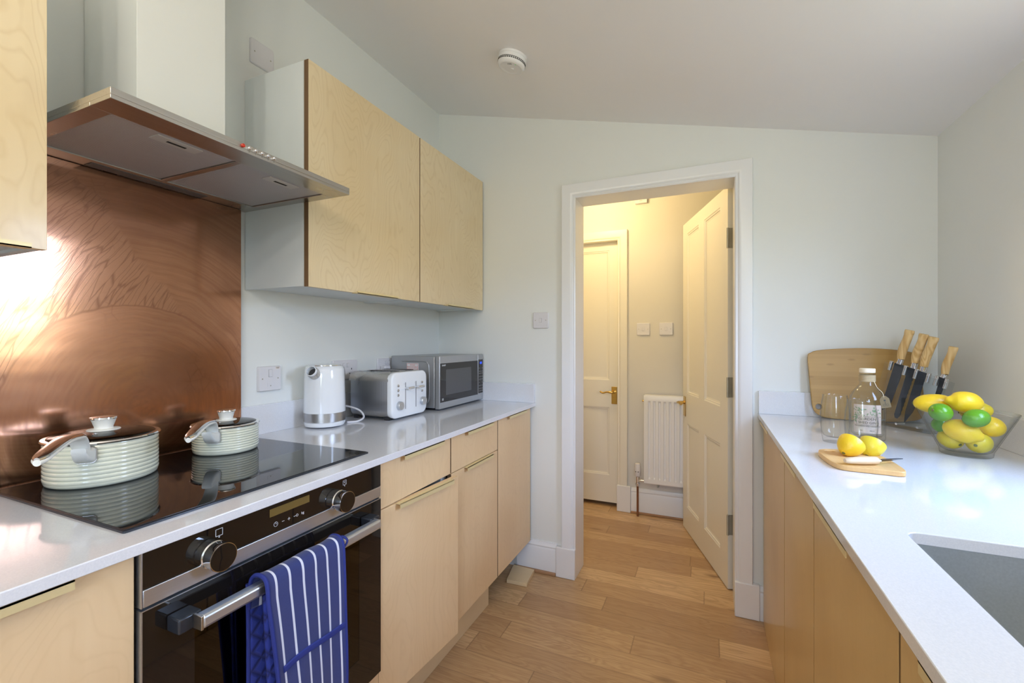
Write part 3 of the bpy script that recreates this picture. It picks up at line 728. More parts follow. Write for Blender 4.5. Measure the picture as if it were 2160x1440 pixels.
# ------------------------------------------------------------ oven
ov = thing('built_in_oven', (-1.15, .735, .165), 'black glass and steel built-in oven below the hob', 'oven')
OX = -.868; OY0, OY1 = .4365, 1.0325
b = MB(); b.box(W + .05, OX - .022, OY0, OY0 + .012, .30, .886); b.box(W + .05, OX - .022, OY1 - .012, OY1, .30, .886); b.box(W + .05, OX - .022, OY0 + .012, OY1 - .012, .30, .315); b.box(W + .05, OX - .022, OY0 + .012, OY1 - .012, .787, .886); b.box(W + .05, W + .06, OY0 + .012, OY1 - .012, .315, .787)
obj('cavity', b, 'rubber', ov)
cp = obj('control_panel', B(OX - .020, OX, OY0, OY1, .822, .886), 'ovenglass', ov, bevel=.0012)
obj('steel_strip', B(OX - .020, OX + .001, OY0 + .001, OY1 - .001, .792, .8215), 'alu', cp, bevel=.0012)
def knob(y, z, nm):
    r = Matrix.Rotation(PI / 2, 3, 'Y')
    m_ = MB(); m_.lathe([(.0255, 0), (.0255, .009), (.0235, .011), (.0235, .014), (.0255, .0145), (.0260, .0345), (.0258, .0355)], (OX, y, z), 48, r)
    k = obj('knob', m_, 'chrome', cp)
    obj('knob_face', MB().lathe([(.0246, .0352), (.0246, .0362), (.001, .0364)], (OX, y, z), 48, r), 'ovenglass', k)
knob(.551, .835, 0); knob(.866, .8355, 0)
obj('display', MB().box(OX + .0001, OX + .0006, .674, .779, .859, .876), 'amber', cp)
ic = MB(); e_ = OX + .0004
def flush():
    global ic
    obj('control_symbol', ic, 'silverink', cp); ic = MB()
def ring2(mb, pts_o, pts_i, x):
    mb.loft([[(x, a, b) for a, b in pts_o], [(x + .0003, a, b) for a, b in pts_o], [(x + .0003, a, b) for a, b in pts_i], [(x, a, b) for a, b in pts_i]], False, False)
def sq(cy, cz, w_, t): ring2(ic, rrect(w_, w_, .0005, 1, cy, cz), rrect(w_ - t, w_ - t, .0003, 1, cy, cz), e_)
sq(.565, .8705, .014, .0018); flush(); sq(.8915, .8725, .012, .0015)
ic.text('°C', .0075, TX(e_, .8915, .8725), ext=.0002); flush()
circ = lambda cy, cz, r, k=20: [(cy + r * math.cos(2 * PI * i / k), cz + r * math.sin(2 * PI * i / k)) for i in range(k)]
for cy_, cz_, r_ in ((.565, .8615, .0014), (.8915, .864, .0013), (.689, .8395, .0052)):
    ring2(ic, circ(cy_, cz_, r_), circ(cy_, cz_, r_ - .0007), e_)
    if r_ < .005: flush()
ic.box(e_, e_ + .0003, .6887, .6895, .8395, .8432); ic.box(e_, e_ + .0003, .6887, .692, .8392, .8398); flush()
ic.box(e_, e_ + .0003, .7045, .7105, .8393, .8401); flush()
ic.box(e_, e_ + .0003, .719, .726, .8393, .8401); ic.box(e_, e_ + .0003, .7221, .7229, .8362, .8432); flush()
ring2(ic, circ(.7445, .8400, .0030), circ(.7445, .8400, .0022), e_); ic.box(e_, e_ + .0003, .735, .7415, .8396, .8403); ic.box(e_, e_ + .0003, .7360, .7366, .8385, .8396); flush()
ic.text('kg', .0085, TX(e_, .7600, .8400), ext=.0002)
obj('control_symbol', ic, 'silverink', cp)
# door with window
dr = MB(); wy0, wy1, wz0, wz1 = .520, .945, .375, .706
dz0, dz1 = .286, .786
dr.box(OX - .020, OX, OY0, wy0, dz0, dz1); dr.box(OX - .020, OX, wy1, OY1, dz0, dz1); dr.box(OX - .020, OX, wy0, wy1, dz0, wz0); dr.box(OX - .020, OX, wy0, wy1, wz1, dz1)
do = obj('door', dr, 'ovenglass', ov)
obj('door_window', B(OX - .008, OX - .0005, wy0, wy1, wz0, wz1), 'smoked', do)
edge = MB(); edge.box(OX - .021, OX + .0004, OY0 - .0018, OY0 + .0002, dz0, dz1); edge.box(OX - .021, OX + .0004, OY0 - .0018, OY0 + .0002, .792, .886); edge.box(OX - .021, OX + .0006, OY0 - .0018, OY1, dz1 - .0005, dz1 + .0012)
obj('edge_trim', edge, 'alu', ov)
rk = MB()
for zr in (.40, .50, .60):
    rk.cyl((OX - .06, OY0 + .02, zr), (OX - .06, OY1 - .02, zr), .003, seg=8); rk.cyl((W + .12, OY0 + .02, zr), (W + .12, OY1 - .02, zr), .003, seg=8)
    for k in range(15 if zr < .55 else 0): rk.cyl((OX - .06, OY0 + .05 + k * .035, zr), (W + .12, OY0 + .05 + k * .035, zr), .0018, seg=6)
obj('racks', rk, 'chrome', ov)
hn = MB()
hn.prism([(-.832, .734), (-.810, .736), (-.806, .742), (-.807, .756), (-.812, .760), (-.832, .757)], lambda a, b: (a, .500, b), lambda a, b: (a, .960, b))
ho = obj('handle', hn, 'alu', do, bevel=.002)
for a, b_ in ((.473, .512), (.950, .986)):
    obj('handle_bracket', B(OX, -.8325, a, b_, .733, .760), 'hobedge', ho, bevel=.003)
for a, b_ in ((.496, .5005), (.9595, .963)): obj('handle_end_cap', B(-.832, -.809, a, b_, .7345, .7595), 'steel', ho, bevel=.001)
tag(obj('filler_panel', B(XD - .018, XD, .4335, 1.0355, .165, .282), 'birchbase', bevel=.0008), 'narrow birch filler panel below the oven door', 'panel')

# ------------------------------------------------------------ oven glove over the handle
gv = thing('oven_glove', (-.80, .715, .30), 'navy double oven glove with white stripes hanging over the oven handle', 'oven glove')
def cloth(path, yl, yr, nx=30, wob=.0, seed=1):
    """path of (x,z); yl/yr functions of arc fraction"""
    mb = MB(); P = smooth_path([(a, 0, b) for a, b in path], 8); n_ = len(P); L = [0]
    for a, b in zip(P, P[1:]): L.append(L[-1] + (b - a).length)
    rnd_ = random.Random(seed); ph = [rnd_.random() * 6 for _ in range(4)]
    rows = []; uvs = []
    for i, p in enumerate(P):
        f = L[i] / L[-1]; row = []; uv = []
        t = (P[min(i + 1, n_ - 1)] - P[max(i - 1, 0)]).normalized(); nr = Vector((t.z, 0, -t.x))
        for j in range(nx + 1):
            q = j / nx; y = yl(f) * (1 - q) + yr(f) * q
            d = wob * (math.sin(q * 9 + ph[0] + f * 3) * .6 + math.sin(q * 17 + f * 11 + ph[1]) * .3 + math.sin(f * 14 + ph[2]) * .3) * min(1, abs(f - .3) * 4)
            edge_ = -.004 * (abs(q - .5) * 2) ** 6
            row.append(mb.bm.verts.new((p.x + nr.x * (d + edge_), y, p.z + nr.z * (d + edge_)))); uv.append((.61 + q * .20, L[i]))
        rows.append(row); uvs.append(uv)
    lay = mb.bm.loops.layers.uv.new('UVMap')
    for i in range(n_ - 1):
        for j in range(nx):
            f_ = mb.bm.faces.new([rows[i][j], rows[i][j + 1], rows[i + 1][j + 1], rows[i + 1][j]])
            for lp, (a, b) in zip(f_.loops, ((i, j), (i, j + 1), (i + 1, j + 1), (i + 1, j))): lp[lay].uv = uvs[a][b]
    return mb, [r[0].co.copy() for r in rows], [r[-1].co.copy() for r in rows]
front = [(-.843, .700), (-.841, .735), (-.838, .758), (-.826, .7700), (-.808, .7700), (-.7985, .758), (-.795, .72), (-.790, .62), (-.786, .50), (-.785, .30)]
yl = lambda f: .612 + .030 * min(1, max(0, (f - .25) / .5)); yr = lambda f: .812 - .006 * f
m_, e0, e1 = cloth(front, yl, yr, 34, .0022, 2); obj('striped_cover', m_, 'stripe', gv, solid=.005)
m_, b0, b1 = cloth([(-.846, .300), (-.848, .50), (-.847, .66), (-.8475, .750)], lambda f: .618 - .006 * f, lambda f: .806, 24, .0012, 5); obj('quilted_back', m_, 'quilt', gv, solid=.006)
mi = [(-.806, .300), (-.812, .50), (-.815, .66), (-.816, .728)]
m_, i0, i1_ = cloth(mi, lambda f: .640 - .018 * f, lambda f: .80, 24, .001, 8); obj('quilted_lining', m_, 'quilt', gv, solid=.008)
bd = MB()
for e_ in (e0, e1, b0): bd.tube(e_, .0042, 8)
obj('edge_binding', bd, 'navy', gv)
# pocket hem band across the front
pk = MB(); pth = []
for k in range(18):
    q = k / 17; pth.append((-.7835 - .001 * math.sin(q * 9), .641 + q * (.806 - .641), .577 + .004 * math.sin(q * 5)))
pk.tube(pth, [(.0075, .0030)] * 18, 8, up=(1, 0, 0)); obj('pocket_hem', pk, 'navy', gv)
lp_ = MB(); lp_.tube(smooth_path([(-.815, .810, .766), (-.806, .822, .770), (-.797, .828, .760), (-.799, .820, .748), (-.803, .811, .752)], 6), [(.006, .0025)] * 25, 8); obj('hanging_loop', lp_, 'navy', gv)

# ------------------------------------------------------------ pans
def pan(cx, cy, r, ztop, lidz, attach, tip, label, big):
    t = thing('saucepan', (cx, cy, ZH), label, 'saucepan')
    H = ztop - ZH; prof = [(.002, 0), (r - .006, 0), (r - .001, .004), (r, .009)]
    k = 9; z = .010; st = (H - .014) / k
    for i in range(k):
        prof += [(r, z), (r + .0010, z + .0012), (r + .0012, z + st * .5), (r + .0010, z + st - .0018), (r - .0003, z + st - .0008)]; z += st
    prof += [(r, H), (r - .003, H), (r - .003, .006), (.002, .005)]
    obj('body', MB().lathe(prof, (cx, cy, ZH), 96), 'cream', t, sharp=60)
    lid = MB(); lr = r + .0055
    lid.lathe([(lr - .012, lidz + .0035), (lr - .002, lidz + .003), (lr, lidz), (lr - .0015, lidz - .0025), (lr - .007, lidz - .0025), (lr - .012, lidz + .0015), (lr - .012, lidz + .0035)], (cx, cy, 0), 96, cap=False)
    lo = obj('lid', lid, 'chrome', t)
    kr = .0255 if big else .024; dome = .013 if big else .009; kz = lidz + dome
    gp = [(lr - .011, lidz + .002)] + [((lr - .011) * math.cos(a), lidz + .002 + (dome - .001) * math.sin(a)) for a in [PI / 2 * i / 10 for i in range(1, 10)]] + [(.002, lidz + dome + .001)]
    obj('lid_glass', MB().lathe(gp, (cx, cy, 0), 96, cap=False), 'lidglass', lo, solid=.002)
    kb = MB().lathe([(.002, kz - .002), (.030 if big else .0265, kz - .001), (.032 if big else .028, kz + .001), (.030 if big else .0265, kz + .0035), (.018, kz + .0045), (.0175, kz + .008), (kr - .002, kz + .026), (kr - .001, kz + .0275)], (cx, cy, 0), 48)
    ko = obj('lid_knob', kb, 'creamhandle', lo)
    obj('knob_cap', MB().lathe([(kr - .001, kz + .0270), (kr + .0004, kz + .0285), (kr, kz + .0315), (kr - .003, kz + .0325), (.002, kz + .0320)], (cx, cy, 0), 48), 'chrome', ko)
    vd = Vector((attach[0] - cx, attach[1] - cy, 0)).normalized(); vp = Vector((cx, cy, 0)) + vd * r * .52 + Vector((0, 0, lidz + dome * .82))
    obj('steam_vent', MB().lathe([(.0048, 0), (.0048, .0025), (.0028, .003), (.0024, .0005)], vp, 20), 'chrome', lo)
    # long handle
    A = Vector((attach[0], attach[1], 0)); T = Vector((tip[0], tip[1], 0)); d = (T - A); Ln = d.length; d.normalize(); zt_ = tip[2]
    z0 = ztop - .014
    P = [A + Vector((0, 0, z0)), A + d * .012 + Vector((0, 0, z0 + .022)), A + d * .032 + Vector((0, 0, zt_ - .001)), A + d * .06 + Vector((0, 0, zt_ + .004)), A + d * Ln * .5 + Vector((0, 0, zt_ + .006)), A + d * Ln * .8 + Vector((0, 0, zt_ - .002)), A + d * Ln + Vector((0, 0, zt_ - .010))]
    S = smooth_path(P, 6); n_ = len(S)
    def wid(f): return .0125 + .0035 * math.sin(min(1, f * 1.15) * PI) if f < .9 else (.0125 + .0035 * math.sin(1.035 * PI * 1)) * max(.35, math.sqrt(max(0, 1 - ((f - .9) / .1) ** 2)))
    R1 = [(wid(i / (n_ - 1)), .0055) for i in range(n_)]; R2 = [(wid(i / (n_ - 1)) + .0012, .0060) for i in range(n_)]
    hb_ = MB(); hb_.tube([p - Vector((0, 0, .0028)) for p in S], R2, 20, up=(0, 0, 1))
    side = d.cross(Vector((0, 0, 1)))
    # bracket that meets the pan wall
    C = Vector((cx, cy, 0)); rad = (A - C); rad.z = 0; rad.normalize(); base = C + rad * (r + .001)
    sd = rad.cross(Vector((0, 0, 1)))
    def sect(c, wv, hv, ax): return [c + sd * (wv * x_) + Vector((0, 0, hv * y_)) for x_, y_ in rrect(2, 2, .5, 4)]
    zb0 = ztop - .022
    hb_.loft([sect(base + Vector((0, 0, zb0)), .018, .017, 0), sect(base + rad * .010 + Vector((0, 0, zb0)), .0175, .016, 0), sect(base + rad * .024 + Vector((0, 0, zb0 + .004)), .015, .013, 0), sect(base + rad * .040 + Vector((0, 0, zb0 + .016)), .0125, .006, 0)])
    hh_ = obj('handle', hb_, 'creamhandle', t, sharp=50)
    ch = MB(); ch.tube([p + Vector((0, 0, .0016)) for p in S], R1, 20, up=(0, 0, 1)); obj('handle_chrome', ch, 'chrome', hh_, sharp=60)
    bl = base + rad * .0245 + Vector((0, 0, zb0 - .002)); q_ = rad.to_track_quat('Z', 'Y').to_matrix()
    obj('bolt', MB().lathe([(.0052, -.004), (.0052, .0012), (.0038, .0012), (.0030, -.001)], bl, 20, q_), 'rubber', hh_)
    obj('handle_collar', MB().loft([sect(base + rad * -.0008 + Vector((0, 0, zb0)), .0195, .0185, 0), sect(base + rad * .003 + Vector((0, 0, zb0)), .0195, .0185, 0)]), 'steel', hh_)
    return t
pan(-1.335, .5915, .1035, 1.0120, 1.0140, (-1.240, .512), (-1.0735, .381, 1.040), 'larger cream ribbed saucepan with a glass lid at the left of the hob', True)
pan(-1.331, .888, .0845, .9915, .9935, (-1.2806, .8166), (-1.1296, .6623, 1.018), 'smaller cream ribbed saucepan with a glass lid at the right of the hob', False)

# ------------------------------------------------------------ kettle
kt = thing('kettle', (-1.405, 1.337, ZL), 'white electric kettle with a steel band on the left worktop', 'kettle')
kx, ky = -1.3825, 1.3155; z0 = ZL; kr = .0765
obj('power_base', MB().lathe([(.060, z0 + .003), (.073, z0 + .006), (.0765, z0 + .016), (.0770, z0 + .0215), (.070, z0 + .0215)], (kx, ky, 0), 64), 'enamel', kt)
obj('foot', MB().lathe([(.050, z0), (.054, z0), (.054, z0 + .004), (.050, z0 + .004)], (kx, ky, 0), 48, cap=False), 'rubber', kt)
obj('steel_band', MB().lathe([(.0772, z0 + .0235), (.0772, z0 + .0575)], (kx, ky, 0), 64), 'steelz', kt)
obj('body', MB().lathe([(.0766, z0 + .022), (.0766, z0 + .0245), (.0762, z0 + .0570), (.0772, z0 + .0580), (.0762, z0 + .12), (.0745, z0 + .19), (.0725, z0 + .222), (.068, z0 + .234), (.061, z0 + .238), (.058, z0 + .238)], (kx, ky, 0), 64), 'enamel', kt, sharp=40)
obj('lid', MB().lathe([(.061, z0 + .237), (.0605, z0 + .2405), (.05, z0 + .243), (.002, z0 + .243)], (kx, ky, 0), 64), 'chrome', kt)
# spout points towards the hob; tilted short tube
sd_ = Vector((.30, -.95, 0)).normalized(); P0 = Vector((kx, ky, z0 + .203)) + sd_ * .060; P1 = Vector((kx, ky, z0 + .222)) + sd_ * .098
s_ = MB(); q_ = (P1 - P0).to_track_quat('Z', 'Y').to_matrix(); L_ = (P1 - P0).length
s_.lathe([(.0205, 0), (.0195, L_), (.0172, L_ + .0005), (.0168, .004)], P0, 36, q_, cap=False)
so_ = obj('spout', s_, 'enamel', kt, sharp=50)
obj('spout_collar', MB().lathe([(.0212, L_ * .25), (.0207, L_ * .80), (.0203, L_ * .80), (.0207, L_ * .25)], P0, 36, q_, cap=False), 'steel', so_)
obj('spout_shade_disc', MB().lathe([(.0168, .024), (.0005, .0241)], P0, 36, q_, cap=False), 'rubber', so_)  # black disc put in to imitate the shade inside the spout
hd_ = Vector((-.20, .98, 0)).normalized(); K = Vector((kx, ky, 0))
pt = [(.066, .226), (.095, .227), (.118, .220), (.126, .200), (.125, .150), (.119, .105), (.100, .090), (.073, .086)]
obj('handle', MB().tube(smooth_path([K + hd_ * a + Vector((0, 0, z0 + b)) for a, b in pt], 5), [(.010, .0065)] * 36, 12, up=(hd_.y, -hd_.x, 0)), 'greyplastic', kt)
cz_ = z0 + .004
obj('power_cord', MB().tube(smooth_path([(-1.345, 1.395, cz_), (-1.322, 1.430, cz_), (-1.318, 1.462, cz_ + .012), (-1.345, 1.470, z0 + .040), (-1.385, 1.455, z0 + .056), (-1.42, 1.44, z0 + .062)], 8), .0038, 10), 'whiteplastic', kt)

# ------------------------------------------------------------ toaster
TXF, ty0, ty1, tz0, tz1 = -1.192, 1.487, 1.737, ZL + .008, 1.110
ts = thing('toaster', (-1.31, 1.61, ZL), 'white and steel four-slice toaster between kettle and microwave', 'toaster')
cy_, cz_ = (ty0 + ty1) / 2, (tz0 + tz1) / 2; tw, th = ty1 - ty0, tz1 - tz0
def sec(x, k, r, dz=0): return [(x, a, b + dz) for a, b in rrect(tw - 2 * k, th - 2 * k, r, 6, cy_, cz_)]
obj('body', MB().loft([sec(-1.425, .012, .03), sec(-1.415, .003, .032), sec(TXF - .024, .003, .030)]), 'steelz', ts, sharp=40)
obj('top_cover', MB().loft([[(x, a, b) for a, b in [(cy_ - tw / 2 + .001, tz1 - .038), (cy_ - tw / 2 + .002, tz1 - .028), (cy_ - tw / 2 + .012, tz1 - .008), (cy_ - tw / 2 + .035, tz1 - .0005), (cy_ + tw / 2 - .035, tz1 - .0005), (cy_ + tw / 2 - .012, tz1 - .008), (cy_ + tw / 2 - .002, tz1 - .028), (cy_ + tw / 2 - .001, tz1 - .038)]] for x in (-1.425, TXF - .022)]), 'steel', ts)
sl = MB()
for a in (cy_ - .072, cy_ - .030, cy_ + .030, cy_ + .072): sl.box(-1.40, -1.24, a - .010, a + .010, tz1 - .0006, tz1 + .0003)
obj('bread_slot', sl, 'dark', ts)
sr = MB()
for a in (cy_ - .082, cy_ - .020, cy_ + .020, cy_ + .082): sr.box(-1.405, -1.235, a - .0015, a + .0015, tz1 - .001, tz1 + .003)
obj('slot_rim', sr, 'chrome', ts)
tp = obj('front_panel', MB().loft([sec(TXF - .026, .002, .030), sec(TXF - .008, .0, .032), sec(TXF - .002, .002, .031), sec(TXF, .007, .028)]), 'enamel', ts, sharp=50)
RY = Matrix.Rotation(PI / 2, 3, 'Y')
def dial(y, z):
    k = obj('dial', MB().lathe([(.0185, 0), (.0180, .012), (.0165, .0145), (.002, .0145)], (TXF, y, z), 40, RY), 'alu', tp)
dial(1.534, .969); dial(1.700, .971)
for y_, zz_ in ((1.526, (1.054, 1.034, 1.014)), (1.697, (1.056, 1.037, 1.018))):
    for z_ in zz_: obj('button', MB().lathe([(.0055, 0), (.0055, .003), (.004, .004), (.001, .0042)], (TXF, y_, z_), 20, RY), 'steel', tp)
for y_ in (1.577, 1.652):
    obj('lever_slot', MB().box(TXF - .001, TXF + .0006, y_ - .0016, y_ + .0016, .950, 1.064), 'greyplastic', tp)
    lv = MB(); lv.tube([(TXF, y_, 1.040), (TXF + .020, y_, 1.040), (TXF + .022, y_ + .004, 1.040), (TXF + .022, y_ + .030, 1.040), (TXF + .021, y_ + .033, 1.040)], [(.004, .004), (.004, .004), (.0055, .0055), (.0055, .0055), (.003, .003)], 14, up=(0, 0, 1)); obj('lever', lv, 'chrome', tp)
for y_ in (1.568, 1.643): obj('lever_mark', MB().text('5', .009, TX(TXF + .0003, y_, 1.058), ext=.0001), 'steel', tp)
for x_ in (-1.40, -1.235):
    for y_ in (ty0 + .03, ty1 - .03): obj('foot', B(x_ - .012, x_ + .012, y_ - .012, y_ + .012, ZL, tz0 + .006), 'rubber', ts)

# ------------------------------------------------------------ microwave
mw = thing('microwave', (-1.31, 2.03, ZL), 'silver and black microwave oven at the back end of the left worktop', 'microwave')
MX, my0, my1, mz0, mz1 = -1.165, 1.803, 2.248, ZL + .009, 1.170
obj('body', B(W + .024, MX - .030, my0 + .002, my1 - .002, mz0 + .003, mz1 - .001), 'microgrey', mw, bevel=.004)
em = MB(); zt_, zb_, xa, xb = mz1 - .026, mz0 + .022, W + .09, MX - .062
pth = smooth_path([(xa, my0 + .0015, zt_), (xb - .03, my0 + .0015, zt_), (xb - .008, my0 + .0015, zt_ - .010), (xb, my0 + .0015, zt_ - .035), (xb, my0 + .0015, zb_ + .03), (xb - .02, my0 + .0015, zb_)], 7)
em.tube(pth, .0028, 8); obj('pressed_edge', em, 'microgrey', mw)
st_ = MB(); st_.box(-1.356, -1.288, my0 - .0005 + .0012, my0 + .0022, 1.078, 1.134); stk = obj('warning_sticker', st_, 'alarm', mw, label='white sticker with red warning text')
tx = MB(); TYm = lambda x, z: TY(x, my0 + .0004, z)
for i_, s_t in enumerate(('WARNING', 'MICROWAVE ENERGY', 'DO NOT REMOVE THIS COVER', 'CAUTION')): tx.text(s_t, .0062 if i_ != 2 else .0048, TYm(-1.322, 1.125 - i_ * .0095), ext=.0002)
for a in ((-1.354, -1.353, 1.080, 1.132), (-1.291, -1.290, 1.080, 1.132), (-1.354, -1.290, 1.131, 1.132)): tx.box(a[0], a[1], my0 + .0002, my0 + .001, a[2], a[3])
obj('warning_text', tx, 'inkred', stk)
dsy = 2.188
dd = MB(); dd.box(MX - .026, MX, my0, dsy - .001, mz0, mz1); mdo = obj('door', dd, 'microgrey', mw, bevel=.003)
obj('door_glass', B(MX - .001, MX + .0007, my0 + .003, dsy - .003, .948, 1.135), 'ovenglass', mdo, bevel=.0003)
n = NT('microwave_mesh'); n.set((.075, .075, .078), .22); M['mwmesh'] = n.m
obj('door_window', B(MX, MX + .0011, 1.857, 2.111, .980, 1.104), 'mwmesh', mdo)
tx = MB(); tx.text('SHARP', .0115, TX(MX + .0009, 1.838, 1.1245), ext=.0002); obj('maker_mark', tx, 'silverink', mdo)
tx = MB(); tx.box(MX + .0007, MX + .0010, 1.822, 1.836, .956, .967); obj('badge', tx, 'microgrey', mdo)
cpn = obj('control_panel', B(MX - .026, MX, dsy + .001, my1, mz0, mz1), 'microgrey', mw, bevel=.003)
obj('keypad', B(MX - .001, MX + .0007, dsy + .004, my1 - .004, .953, 1.140), 'ovenglass', cpn)
tx = MB(); tx.text('0:00', .0115, TX(MX + .0009, 2.2205, 1.121), ext=.0003); obj('clock_display', tx, 'blueled', cpn)
obj('clock_window', B(MX + .0006, MX + .0009, 2.208, 2.233, 1.114, 1.128), emis('blue_glow', (.01, .04, .8), .8), cpn)
tx = MB()
for i_, zr in enumerate((1.092, 1.074, 1.062, 1.045, 1.030, 1.012, .995, .978, .965)):
    for yy in ((2.204, 2.237) if i_ in (0, 5) else (2.204, 2.2205, 2.237)):
        tx.box(MX + .0006, MX + .0009, yy - .0045, yy + .0045, zr - .0012, zr + .0012)
obj('key_marks', tx, 'microgrey', cpn)
for x_ in (-1.42, -1.21):
    for y_ in (my0 + .04, my1 - .04): obj('foot', MB().cyl((x_, y_, ZL), (x_, y_, mz0 + .004), .013), 'rubber', mw)

# ------------------------------------------------------------ electrical fittings
def plate(name, face, a0, a1, z0, z1, pos, label, cat, mat='whiteplastic', depth=.009, rocker=(), screws=True, holes=(), group=None):
    """face 'x' on left wall (+x side) or 'y' on back wall (-y side)"""
    F = (lambda a, b, d: (pos + d, a, b)) if face == 'x' else (lambda a, b, d: (a, pos - d, b))
    ca, cz = (a0 + a1) / 2, (z0 + z1) / 2; t = thing(name, F(ca, z0, 0), label, cat, group)
    o = rrect(a1 - a0, z1 - z0, .006, 4, ca, cz); i_ = rrect(a1 - a0 - .005, z1 - z0 - .005, .005, 4, ca, cz)
    obj('face_plate', MB().loft([[F(a, b, .0003) for a, b in o], [F(a, b, depth * .7) for a, b in o], [F(a, b, depth) for a, b in i_]]), mat, t, sharp=40)
    def bx(mb, a, b, w_, h_, d0, d1):
        mb.loft([[F(p, q, d0) for p, q in rrect(w_, h_, .001, 2, a, b)], [F(p, q, d1) for p, q in rrect(w_, h_, .001, 2, a, b)]])
    for r_ in rocker:
        m1 = MB(); bx(m1, r_[0], r_[1], r_[2] + .002, r_[3] + .002, depth - .001, depth + .0003); ro = obj('rocker_surround', m1, 'greyplastic' if len(r_) > 4 else 'microgrey', t)
        m1 = MB(); bx(m1, r_[0], r_[1], r_[2], r_[3], depth - .001, depth + .003); obj('rocker', m1, mat, t, bevel=.0008)
    if screws:
        for a in (ca - (a1 - a0) * .5 + (.014 if a1 - a0 < .1 else .014), ca + (a1 - a0) * .5 - .014):
            m1 = MB(); c = Vector(F(a, cz, depth - .0005)); e2 = Vector(F(a, cz, depth + .0006)); m1.cyl(c, e2, .0026, seg=14); obj('screw', m1, 'hinge', t)
    if holes:
        m1 = MB()
        for a, b, w_, h_ in holes: bx(m1, a, b, w_, h_, depth - .0005, depth + .0002)
        obj('socket_holes', m1, 'dark', t)
    return t, bx, F, depth
plate('blank_plate', 'x', 1.066, 1.157, 2.222, 2.310, W, 'white blanking plate high on the left wall above the wall cabinet', 'blank plate')
t, bx, F, dp = plate('fused_spur', 'x', 1.094, 1.185, 1.060, 1.150, W, 'white switched fuse spur on the left wall by the copper splashback', 'switch', rocker=((1.140, 1.124, .014, .026),), depth=.012)
m1 = MB(); bx(m1, 1.140, 1.083, .025, .014, dp - .001, dp + .001); fo = obj('fuse_carrier', m1, 'whiteplastic', t); m1 = MB(); bx(m1, 1.140, 1.079, .004, .004, dp, dp + .0014); obj('carrier_screw', m1, 'hinge', fo)
m1 = MB(); bx(m1, 1.169, 1.143, .016, .008, dp - .001, dp + .0006); so2 = obj('small_label', m1, 'lblcream', t)
m1 = MB(); m1.text('COOKER\nHOOD', .0032, TX(W + dp + .0008, 1.169, 1.143), ext=.0001); obj('label_text', m1, 'ink', so2)
def sock(y0, y1, label):
    c_ = (y0 + y1) / 2; hs = []
    for s in (-.035, .035): hs += [(c_ + s, 1.118, .004, .008), (c_ + s - .011, 1.098, .0065, .004), (c_ + s + .011, 1.098, .0065, .004)]
    return plate('power_socket', 'x', y0, y1, 1.072, 1.158, W, label, 'socket', rocker=((c_ - .012, 1.135, .010, .016), (c_ + .012, 1.135, .010, .016)), holes=hs, screws=False, group='white double sockets on the left wall')
sock(1.440, 1.586, 'white double socket on the left wall between kettle and toaster')
sock(1.722, 1.868, 'white double socket half hidden behind the microwave, with a plug in it')
pg = thing('mains_plug', (W + .012, 1.760, 1.10), 'plug pushed into the wall socket beside the microwave', 'plug')
obj('plug_body', MB().box(W + .0095, W + .040, 1.7385, 1.7815, 1.088, 1.122), 'whiteplastic', pg, bevel=.006, seg=3)
obj('plug_cord', MB().tube(smooth_path([(W + .025, 1.76, 1.092), (W + .027, 1.758, 1.06), (W + .026, 1.765, 1.02), (W + .030, 1.775, .93), (W + .035, 1.778, .915)], 6), .0035, 10), 'whiteplastic', pg)
plate('light_switch', 'y', -.870, -.782, 1.311, 1.397, YB, 'white single light switch on the back wall left of the doorway', 'switch', rocker=((-.826, 1.354, .012, .022),))
plate('light_switch', 'y', -.471, -.380, 1.285, 1.373, YH, 'left of the two white light switches on the hall wall', 'switch', rocker=((-.4255, 1.329, .013, .024),), group='hall light switches')
plate('light_switch', 'y', -.316, -.224, 1.285, 1.373, YH, 'right of the two white light switches on the hall wall', 'switch', rocker=((-.270, 1.329, .013, .024),), group='hall light switches')
t, bx, F, dp = plate('wall_thermostat', 'y', -.482, -.396, 2.231, 2.33, YH, 'small white thermostat box high on the hall wall', 'thermostat', depth=.025, screws=False)
m1 = MB(); bx(m1, -.439, 2.262, .05, .003, dp - .001, dp + .001); bx(m1, -.439, 2.250, .02, .004, dp - .001, dp + .001); obj('thermostat_marks', m1, 'microgrey', t)

# smoke alarm on the sloping ceiling
sa = thing('smoke_alarm', (-.740, 1.700, zc(-.740)), 'round white smoke alarm on the ceiling', 'smoke alarm')
Rm = Matrix.Rotation(math.atan(.241), 3, 'Y'); C0 = Vector((-.740, 1.700, zc(-.740)))
def L(prof, seg=64): return MB().lathe([(r, -z) for r, z in prof], C0, seg, Rm)
ab = obj('base', L([(.002, .0005), (.0600, .0005), (.0605, .004), (.0600, .010), (.0585, .0105), (.0585, .013), (.002, .013)]), 'alarm', sa)
al = obj('cover', L([(.002, .012), (.0590, .012), (.0585, .022), (.0575, .036), (.0530, .044), (.046, .047), (.044, .0462), (.030, .0475), (.002, .048)]), 'alarm', sa, sharp=40)
vn = MB()
for k in range(44):
    a = 2 * PI * k / 44; w_ = 2 * PI / 44 * .36
    for z_ in (.0245, .0295):
        P_ = []
        for aa in (a - w_, a + w_):
            for zz in (z_, z_ + .0032):
                for rr in (.0560, .0588): P_.append(C0 + Rm @ Vector((rr * math.cos(aa), rr * math.sin(aa), -zz)))
        vs = [vn.bm.verts.new(p) for p in P_]
        for f in ((0, 1, 3, 2), (4, 6, 7, 5), (0, 4, 5, 1), (2, 3, 7, 6), (0, 2, 6, 4), (1, 5, 7, 3)): vn.face([vs[i] for i in f])
obj('vent_slots', vn, 'dark', al)
def on_alarm(x, y, z): return C0 + Rm @ Vector((x, y, -z))
